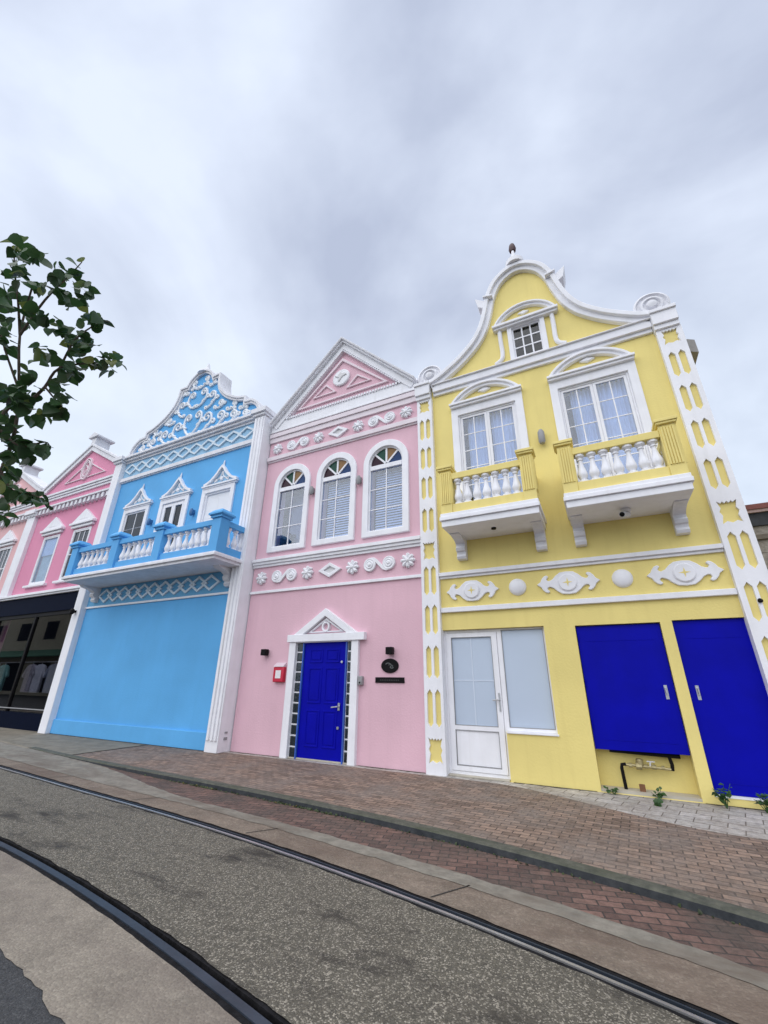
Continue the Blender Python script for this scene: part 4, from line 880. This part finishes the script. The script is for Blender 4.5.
# ================================================================== SHOP HOUSES
def shop_house(xc, x0, x1, m, label, left_blind):
    SW = 8.3; h = thing("shop_house", label, "house", (xc, SW, 0), "pink gabled shop houses")
    wc = (xc - 1.08, xc + 1.08)
    slope = .54; apex = 11.2; hw = xc - x0; base = apex - hw * slope - .35
    link("wall", MB().prism([(x0, 4.55), (x1, 4.55), (x1, min(apex - (x1 - xc) * slope - .1, 9.9)), (xc, apex - .1), (x0, apex - hw * slope - .1)], SW, SW + .3,
                            [rect(w_ - .56, w_ + .56, 5.06, 7.03) for w_ in wc]), m, h)
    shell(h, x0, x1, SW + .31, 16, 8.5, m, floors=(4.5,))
    link("roof", MB().prism([(x0, 8.7), (xc, 10.55), (x1, 8.7)], SW + .35, 16.1), ROOF, h)
    link("gable_coping", MB().sweep([(x0, apex - hw * slope), (xc, apex), (x1, apex - (x1 - xc) * slope)], [(.0, SW + .55), (.0, SW - .14), (-.10, SW - .14), (-.10, SW - .09), (-.30, SW - .09), (-.30, SW + .55)]), WHTC, h, 0.01)
    f = MB().box(xc - .16, xc + .16, SW - .12, SW + .50, apex - .1, apex + .28).prism([(xc - .34, apex + .28), (xc + .34, apex + .28), (xc + .34, apex + .36), (xc, apex + .55), (xc - .34, apex + .36)], SW - .2, SW + .58)
    link("gable_finial", f, WHTC, h, 0.01)
    t = MB()
    t.strip([(xc, 10.30), (xc - 1.45, 9.53), (xc + 1.45, 9.53)], .06, SW - .05, SW + .01, True)
    for a, b_, wd in ((.30, .50, .05), (.20, .38, .04)): t.strip([(xc + a * math.cos(i * math.pi / 12), 9.96 + b_ * math.sin(i * math.pi / 12)) for i in range(24)], wd, SW - .085, SW + .01, True)
    t.strip([(xc - .1, 9.75), (xc + .12, 9.95), (xc - .08, 10.15)], .05, SW - .06, SW + .01)
    link("gable_relief", t, mat("pale_rose_trim", (.82, .72, .76), .8, .05, 3) if "pale_rose_trim" not in bpy.data.materials else bpy.data.materials["pale_rose_trim"], h)
    link("upper_band", mould(x0, x1, SW, 8.84, 9.14, [(0, .28, .06), (.36, .62, .10), (.70, 1, .14)]), WHTC, h, 0.005)
    d = MB(); d.box(x0, x1, SW - .22, SW + .02, 8.40, 8.48)
    n = int((x1 - x0) / .29)
    for i in range(n):
        x = x0 + .11 + (x1 - x0 - .22) * i / (n - 1); d.box(x - .075, x + .075, SW - .18, SW + .01, 8.18, 8.40)
    link("dentil_band", d, WHTC, h, 0.005)
    for k, w_ in enumerate(wc):
        wn = link("window", MB().prism(rect(w_ - .60, w_ + .60, 5.02, 7.07), SW - .02, SW + .02, [rect(w_ - .54, w_ + .54, 5.08, 7.01)]), WHT, h)
        hd = MB().box(w_ - .72, w_ + .72, SW - .10, SW + .02, 7.12, 7.20).box(w_ - .80, w_ + .80, SW - .16, SW + .02, 7.24, 7.33)
        hd.box(w_ - .70, w_ + .70, SW - .07, SW + .02, 7.20, 7.24)
        hd.prism([(w_ - .80, 7.33), (w_ + .80, 7.33), (w_, 7.88)], SW - .11, SW + .02).box(w_ - .25, w_ + .25, SW - .118, SW - .108, 7.44, 7.49)
        link("window_hood", hd, WHT, wn, 0.006)
        link("window_sill", B(w_ - .78, w_ + .78, SW - .12, SW + .05, 4.92, 5.01), WHT, wn, 0.008)
        fr = MB(); frame(fr, w_ - .54, w_ + .54, 5.08, 7.01, .05, SW - .01, SW + .06)
        if k == 1: muntins(fr, w_ - .49, w_ + .49, 5.13, 6.96, 3, 2, .03, SW + .01, SW + .05)
        link("window_frame", fr, WHT, wn)
        link("pane", B(w_ - .5, w_ + .5, SW + .028, SW + .032, 5.1, 6.98), GLS if k == 0 else GLS2, wn)
        if k == 0:
            if left_blind: link("roller_blind", B(w_ - .49, w_ + .49, SW + .06, SW + .07, 6.25, 6.99), BLIND, wn)
            link("curtain", curtain(w_ - .48, w_ + .48, SW + .12, 5.09, 6.99, .03, 7), SCREEN, wn)
    link("pilaster", B(x0 - .32, x0 + .32, SW - .14, SW + .32, 4.66, 8.22), WHT, h, 0.01)
    link("pilaster_cap", MB().box(x0 - .36, x0 + .36, SW - .20, SW + .3, 8.22, 8.30).box(x0 - .42, x0 + .42, SW - .27, SW + .3, 8.30, 8.50), WHT, h, 0.01)
    link("shop_ledge", mould(x0 + .0, x1, SW, 4.50, 4.66, [(0, .4, .12), (.4, 1, .18)], SW + .3), WHT, h, 0.008)
    link("fascia_board", B(x0, x1, SW - .04, SW + .12, 3.86, 4.50), NAVY, h)
    sf = link("shop_front", B(x0, x1, SW + .0, SW + .12, .0, .50), NAVY, h)
    mu = MB(); n = 2
    for i in range(n + 1): x = x0 + (x1 - x0) * i / n; mu.box(x - .05, x + .05, SW + .0, SW + .1, .5, 3.86)
    mu.box(x0, x1, SW + .005, SW + .095, 3.72, 3.86)
    link("mullion", mu, BLK, sf)
    link("shop_pane", B(x0 + .05, x1 - .05, SW + .05, SW + .06, .5, 3.75), SHOPG, sf)
    link("sill_rail", MB().tube([(x0 + .1, SW - .05, .62), (x1 - .1, SW - .05, .62)], .018, 6), GREY, sf)
shop_house(-18.60, -21.75, -16.12, PNK2, "deep pink gabled house over dark shop window, beside the blue house", True)
shop_house(-24.55, -27.5, -21.76, PNK3, "salmon pink gabled house behind the tree leaves at picture edge", False)
# shop window display
cr = thing("clothes_rail", "thin metal clothes rail inside the dark shop window", "clothes rail", (-18.8, 8.62, 0))
link("rail_bar", MB().tube([(-21.2, 8.62, 2.12), (-16.6, 8.62, 2.12)], .02, 8), STEEL, cr)
link("rail_stand", MB().tube([(-21.2, 8.62, .01), (-21.2, 8.62, 2.12)], .02, 8).tube([(-16.6, 8.62, .01), (-16.6, 8.62, 2.12)], .02, 8), STEEL, cr)
SHP = [(-.10, 0), (-.30, -.07), (-.48, -.42), (-.36, -.48), (-.27, -.28), (-.27, -.95), (.27, -.95), (.27, -.28), (.36, -.48), (.48, -.42), (.30, -.07), (.10, 0), (0, -.06)]
for x, c, lab in ((-20.75, (.30, .62, .55), "mint green shirt hanging in the dark shop window"), (-18.75, (.55, .50, .56), "pale lilac shirt hanging in the shop window, left of a white one"),
                  (-18.15, (.70, .70, .76), "white shirt hanging in the shop window between lilac and grey ones"), (-17.3, (.34, .37, .46), "blue grey shirt hanging in the shop window nearest the blue house")):
    t = thing("hanging_shirt", lab, "shirt", (x, 8.62, 2.12), "shirts on the shop rail")
    link("shirt_cloth", MB().prism([(x + a, 2.05 + z) for a, z in SHP], 8.57, 8.67), mat("shirt_cloth", c, .9, .2, 5), t, 0.03)
    link("hanger", MB().tube([(x, 8.62, 2.15), (x, 8.62, 2.05)], .012, 6).tube([(x - .25, 8.62, 1.98), (x, 8.62, 2.06), (x + .25, 8.62, 1.98)], .012, 6), STEEL, t)

# ================================================================== neighbours
STONE = brick_mat("weathered_stone", (.42, .39, .35), (.28, .25, .215), (.22, .2, .17), .9, .32, 0, .012, (.19, .165, .145), .7)
st = thing("stone_building", "weathered grey stone building with red roof edge behind the yellow house", "building", (8, 12, 0))
wallm = MB().box(3.0, 14, 12.0, 20, 0, 5.05)
so = link("wall", wallm, STONE, st)
n_ = STONE.node_tree.nodes
for nd in n_:
    if nd.type == 'MAPPING': nd.inputs['Rotation'].default_value = (math.pi / 2, 0, 0)
link("ledge", B(2.95, 14.05, 11.93, 20, 4.72, 4.84), GREYC, st, 0.01)
link("eaves_board", B(2.9, 14.1, 11.93, 20, 5.05, 5.36), mat("dark_weathered_board", (.045, .05, .06), .8, .5, 5), st)
link("gutter_edge", B(2.85, 14.15, 11.86, 11.95, 5.36, 5.43), mat("pinkish_gutter", (.5, .36, .34), .7, .2, 6), st)
link("roof", MB().profx([(11.82, 5.43), (11.82, 5.55), (16, 6.4), (20.4, 5.53), (20.4, 5.43)], 2.8, 14.2), ROOF, st)
ob = thing("beige_building", "beige building across the street mirrored in the dark shop window", "building", (-56, -7, 0))
link("wall", B(-75, -34, -16, -7, -.1, 8.2), mat("beige_plaster", (.50, .44, .33), .9, .08, 1, streak=.15), ob)
link("awning", MB().profx([(-7.0, 4.2), (-5.2, 3.5), (-5.2, 3.42), (-7.0, 4.12)], -72, -38), mat("green_awning", (.05, .16, .10), .8, .1, 2), ob)
for i in range(7): link("window", MB().box(-72 + 5.2 * i, -69.8 + 5.2 * i, -7.05, -6.98, 5.2, 7.0), NAVY, ob)
for i in range(7): link("shop_window", MB().box(-72.5 + 5.2 * i, -69.2 + 5.2 * i, -7.05, -6.98, .3, 3.0), NAVY, ob)

# ================================================================== plants
def leafmat(name, c):
    m = bpy.data.materials.new(name); m.use_nodes = True; t = m.node_tree; n = t.nodes; l = t.links; b = n['Principled BSDF']
    gi = n.new('ShaderNodeNewGeometry'); r = n.new('ShaderNodeValToRGB'); l.new(gi.outputs['Random Per Island'], r.inputs[0])
    r.color_ramp.elements[0].color = (*[v * .55 for v in c], 1); r.color_ramp.elements[1].color = (c[0] * 1.7, c[1] * 1.5, c[2] * 1.2, 1)
    r.color_ramp.elements.new(.90).color = (*[v * 1.25 for v in c], 1); r.color_ramp.elements[-1].color = (c[0] * 4.5, c[1] * 2.2, c[2] * 1.6, 1)
    l.new(r.outputs[0], b.inputs['Base Color']); b.inputs['Roughness'].default_value = .42
    tr = n.new('ShaderNodeBsdfTranslucent'); l.new(r.outputs[0], tr.inputs[0]); mx = n.new('ShaderNodeMixShader'); mx.inputs[0].default_value = .35
    l.new(b.outputs[0], mx.inputs[1]); l.new(tr.outputs[0], mx.inputs[2]); l.new(mx.outputs[0], n['Material Output'].inputs[0])
    return m
LEAF = leafmat("broad_leaf", (.036, .088, .027)); WEED = leafmat("weed_leaf", (.07, .15, .05))
LP = [(0, 0), (.30, .02), (.50, .22), (.50, .45), (.34, .72), (.12, .93), (0, 1.05)]
def leaf(mb, p, d, nrm, s):
    d = d.normalized(); sd_ = d.cross(nrm); sd_ = sd_.normalized() if sd_.length > 1e-3 else d.orthogonal().normalized(); up = sd_.cross(d)
    vs = []; fs = []; k = len(LP); cu = random.uniform(.05, .35)
    for i, (a, b) in enumerate(LP):
        base = p + d * (b * s) - up * (cu * b * b * s)
        vs.append(base)
        vs.append(base + sd_ * (a * s * .95) + up * (a * s * .25)); vs.append(base - sd_ * (a * s * .95) + up * (a * s * .25))
    for i in range(k - 1):
        a, b = 3 * i, 3 * i + 3; fs += [(a, b, b + 1, a + 1), (a, a + 2, b + 2, b)]
    mb.add(vs, fs)
def pray(u, v, t):
    x, y, z = (u - 384) / 410.99, (512 - v) / 410.99, 1.0
    return Vector((R[0][0] * x + R[1][0] * y + R[2][0] * z, R[0][1] * x + R[1][1] * y + R[2][1] * z, R[0][2] * x + R[1][2] * y + R[2][2] * z)) * t + Vector((0, 0, 1.6))
tree = thing("tree", "broad leaved tree with dark heart shaped leaves at the picture's edge", "tree", (-7.2, 1.1, -.1))
tm = MB(); trunk_top = Vector((-7.0, 1.25, 2.6))
tm.tube([(-7.25, 1.1, -.12), (-7.2, 1.12, .6), (-7.1, 1.18, 1.6), trunk_top], [.20, .16, .14, .12], 10)
tips = []
def limb(pts, r0, r1):
    p = smooth([tuple(q) for q in pts], 4); n = len(p)
    tm.tube(p, [r0 + (r1 - r0) * i / (n - 1) for i in range(n)], 7); return [Vector(q) for q in p]
BR = [([(-14, 520), (-3, 482), (8, 455), (16, 425), (19, 390), (20, 335), (32, 288)], 4.3, .026, .010),
      ([(-14, 462), (6, 410), (30, 400), (45, 387), (60, 368), (100, 362), (120, 361)], 4.2, .024, .006),
      ([(20, 335), (45, 300), (70, 275), (82, 262)], 4.25, .014, .004), ([(20, 335), (18, 300), (14, 262), (18, 243)], 4.35, .014, .004),
      ([(0, 430), (20, 446), (45, 442), (50, 448)], 4.1, .014, .004), ([(0, 470), (12, 490), (30, 494), (44, 500)], 4.0, .012, .004),
      ([(60, 368), (75, 340), (95, 325), (104, 322)], 4.15, .012, .004), ([(45, 387), (60, 405), (68, 412)], 4.1, .01, .004), ([(19, 390), (5, 350), (0, 330)], 4.45, .014, .006)]
twigs = []
for pts, t, r0, r1 in BR:
    P = [pray(u, v, t + .05 * i) for i, (u, v) in enumerate(pts)]
    twigs.append(limb(P, r0, r1))
limb([trunk_top, pray(-150, 640, 4.4), pray(-80, 590, 4.3), pray(-14, 520, 4.3)], .06, .027)
limb([trunk_top, pray(-160, 600, 4.4), pray(-80, 530, 4.3), pray(-14, 462, 4.2)], .05, .024)
extra = []
for i in range(9):
    e = Vector((-6.9 + random.uniform(-1.6, .4), 1.2 + random.uniform(-1.5, .5), random.uniform(4.4, 6.8)))
    e.y = min(e.y, -.1 - .12 * e.x / 1.25 * 0 + .25)
    extra.append(limb([trunk_top, trunk_top.lerp(e, .5) + Vector((random.uniform(-.3, .3), random.uniform(-.3, .1), .2)), e], .07, .01))
crown = MB()
CL = [(20, 243, 8), (30, 252, 10), (15, 262, 6), (40, 255, 8), (55, 268, 10), (62, 275, 8), (25, 278, 8), (8, 285, 10), (12, 272, 5), (40, 285, 8), (80, 285, 10), (88, 290, 8), (70, 303, 5), (85, 300, 6), (60, 292, 8), (45, 318, 10), (55, 325, 10), (35, 312, 8), (65, 330, 8), (90, 320, 8), (98, 318, 5), (80, 335, 10), (90, 345, 10), (85, 355, 8), (75, 340, 8),
      (5, 320, 12), (8, 340, 10), (3, 300, 10), (48, 355, 10), (42, 350, 8), (60, 362, 8), (70, 372, 8), (78, 370, 8), (95, 362, 6), (108, 358, 8), (117, 360, 6), (112, 368, 5), (30, 378, 8), (20, 385, 8), (8, 390, 8), (25, 395, 10), (15, 402, 8), (60, 385, 6), (63, 395, 5), (35, 415, 8), (48, 412, 8), (58, 405, 6), (62, 412, 4), (28, 405, 6), (5, 425, 12), (12, 435, 8), (3, 415, 8),
      (25, 446, 6), (35, 447, 8), (45, 450, 6), (28, 456, 3), (5, 460, 10), (12, 470, 8), (3, 478, 8), (15, 492, 8), (25, 492, 8), (35, 495, 8), (42, 500, 6), (5, 500, 8), (3, 515, 6), (10, 455, 6)]
for u, v, r in CL:
    for k in range(5 + 2 * (r > 7)):
        t = random.uniform(3.9, 4.6); p = pray(u + random.gauss(0, r * .45), v + random.gauss(0, r * .4), t)
        d = Vector((random.gauss(.1, .6), random.gauss(-.1, .6), random.gauss(-.55, .35))); nr = Vector((random.gauss(0, .5), random.gauss(0, .5), 1))
        leaf(crown, p, d, nr, random.uniform(.075, .145))
for tw in twigs:
    for i in range(2, len(tw)):
        if random.random() < .75:
            d = Vector((random.gauss(0, .7), random.gauss(0, .7), random.gauss(-.3, .4)))
            leaf(crown, tw[i], d, Vector((random.gauss(0, .4), random.gauss(0, .4), 1)), random.uniform(.08, .14))
for tw in extra:
    for i in range(4, len(tw)):
        for k in range(20):
            q = tw[i] + Vector((random.gauss(0, .35), random.gauss(0, .3), random.gauss(0, .3)))
            leaf(crown, q, Vector((random.gauss(0, .7), random.gauss(0, .7), random.gauss(-.4, .4))), Vector((random.gauss(0, .4), random.gauss(0, .4), 1)), random.uniform(.08, .15))
link("trunk", tm, BARK, tree); link("crown", crown, LEAF, tree)
def weed(x, y, h, n, sp, label):
    t = thing("weed", label, "weed", (x, y, .0), "weeds along the foot of the yellow wall")
    s_ = MB(); lf_ = MB()
    for i in range(n):
        tip = Vector((x + random.gauss(0, sp), y + random.gauss(0, sp * .5), h * random.uniform(.5, 1)))
        s_.tube([(x, y, .0), (x * .5 + tip.x * .5, y * .5 + tip.y * .5, tip.z * .6), tip], [.006, .004, .003], 5)
        for k in range(4):
            q = Vector((x, y, 0)).lerp(tip, random.uniform(.4, 1)); leaf(lf_, q, Vector((random.gauss(0, .7), random.gauss(0, .7), random.gauss(.1, .4))), Vector((0, -.3, 1)), random.uniform(.03, .075))
    link("stem", s_, WEED, t); link("leaves", lf_, WEED, t)
weed(-.17, 8.42, .10, 4, .05, "small weed at the left corner of the pipe niche")
weed(.42, 8.40, .16, 6, .07, "bushy weed in front of the pipe niche floor")
weed(.36, 8.0, .07, 7, .04, "tiny tuft growing between pale pavers")
weed(1.22, 8.33, .33, 9, .07, "tallest weed, at the corner of the tall blue door")
weed(1.66, 8.33, .24, 9, .07, "leafy weed beneath the middle of the tall blue door")

mo_ = MB()
for i in range(420):
    x = random.choice((random.uniform(-8, 2.4), random.gauss(-4.2, .5), random.gauss(-6.4, .3))); y = y_kerb(x) - random.uniform(.0, .035)
    leaf(mo_, Vector((x, y, rz(x))), Vector((random.gauss(0, .5), random.gauss(-.2, .4), random.uniform(.1, .9))), Vector((0, -.5, 1)), random.uniform(.012, .035))
struct(link("moss", mo_, leafmat("moss_leaf", (.06, .085, .03)), smooth=False), 'stuff', "low moss and seedlings in the gutter against the kerb", "moss")
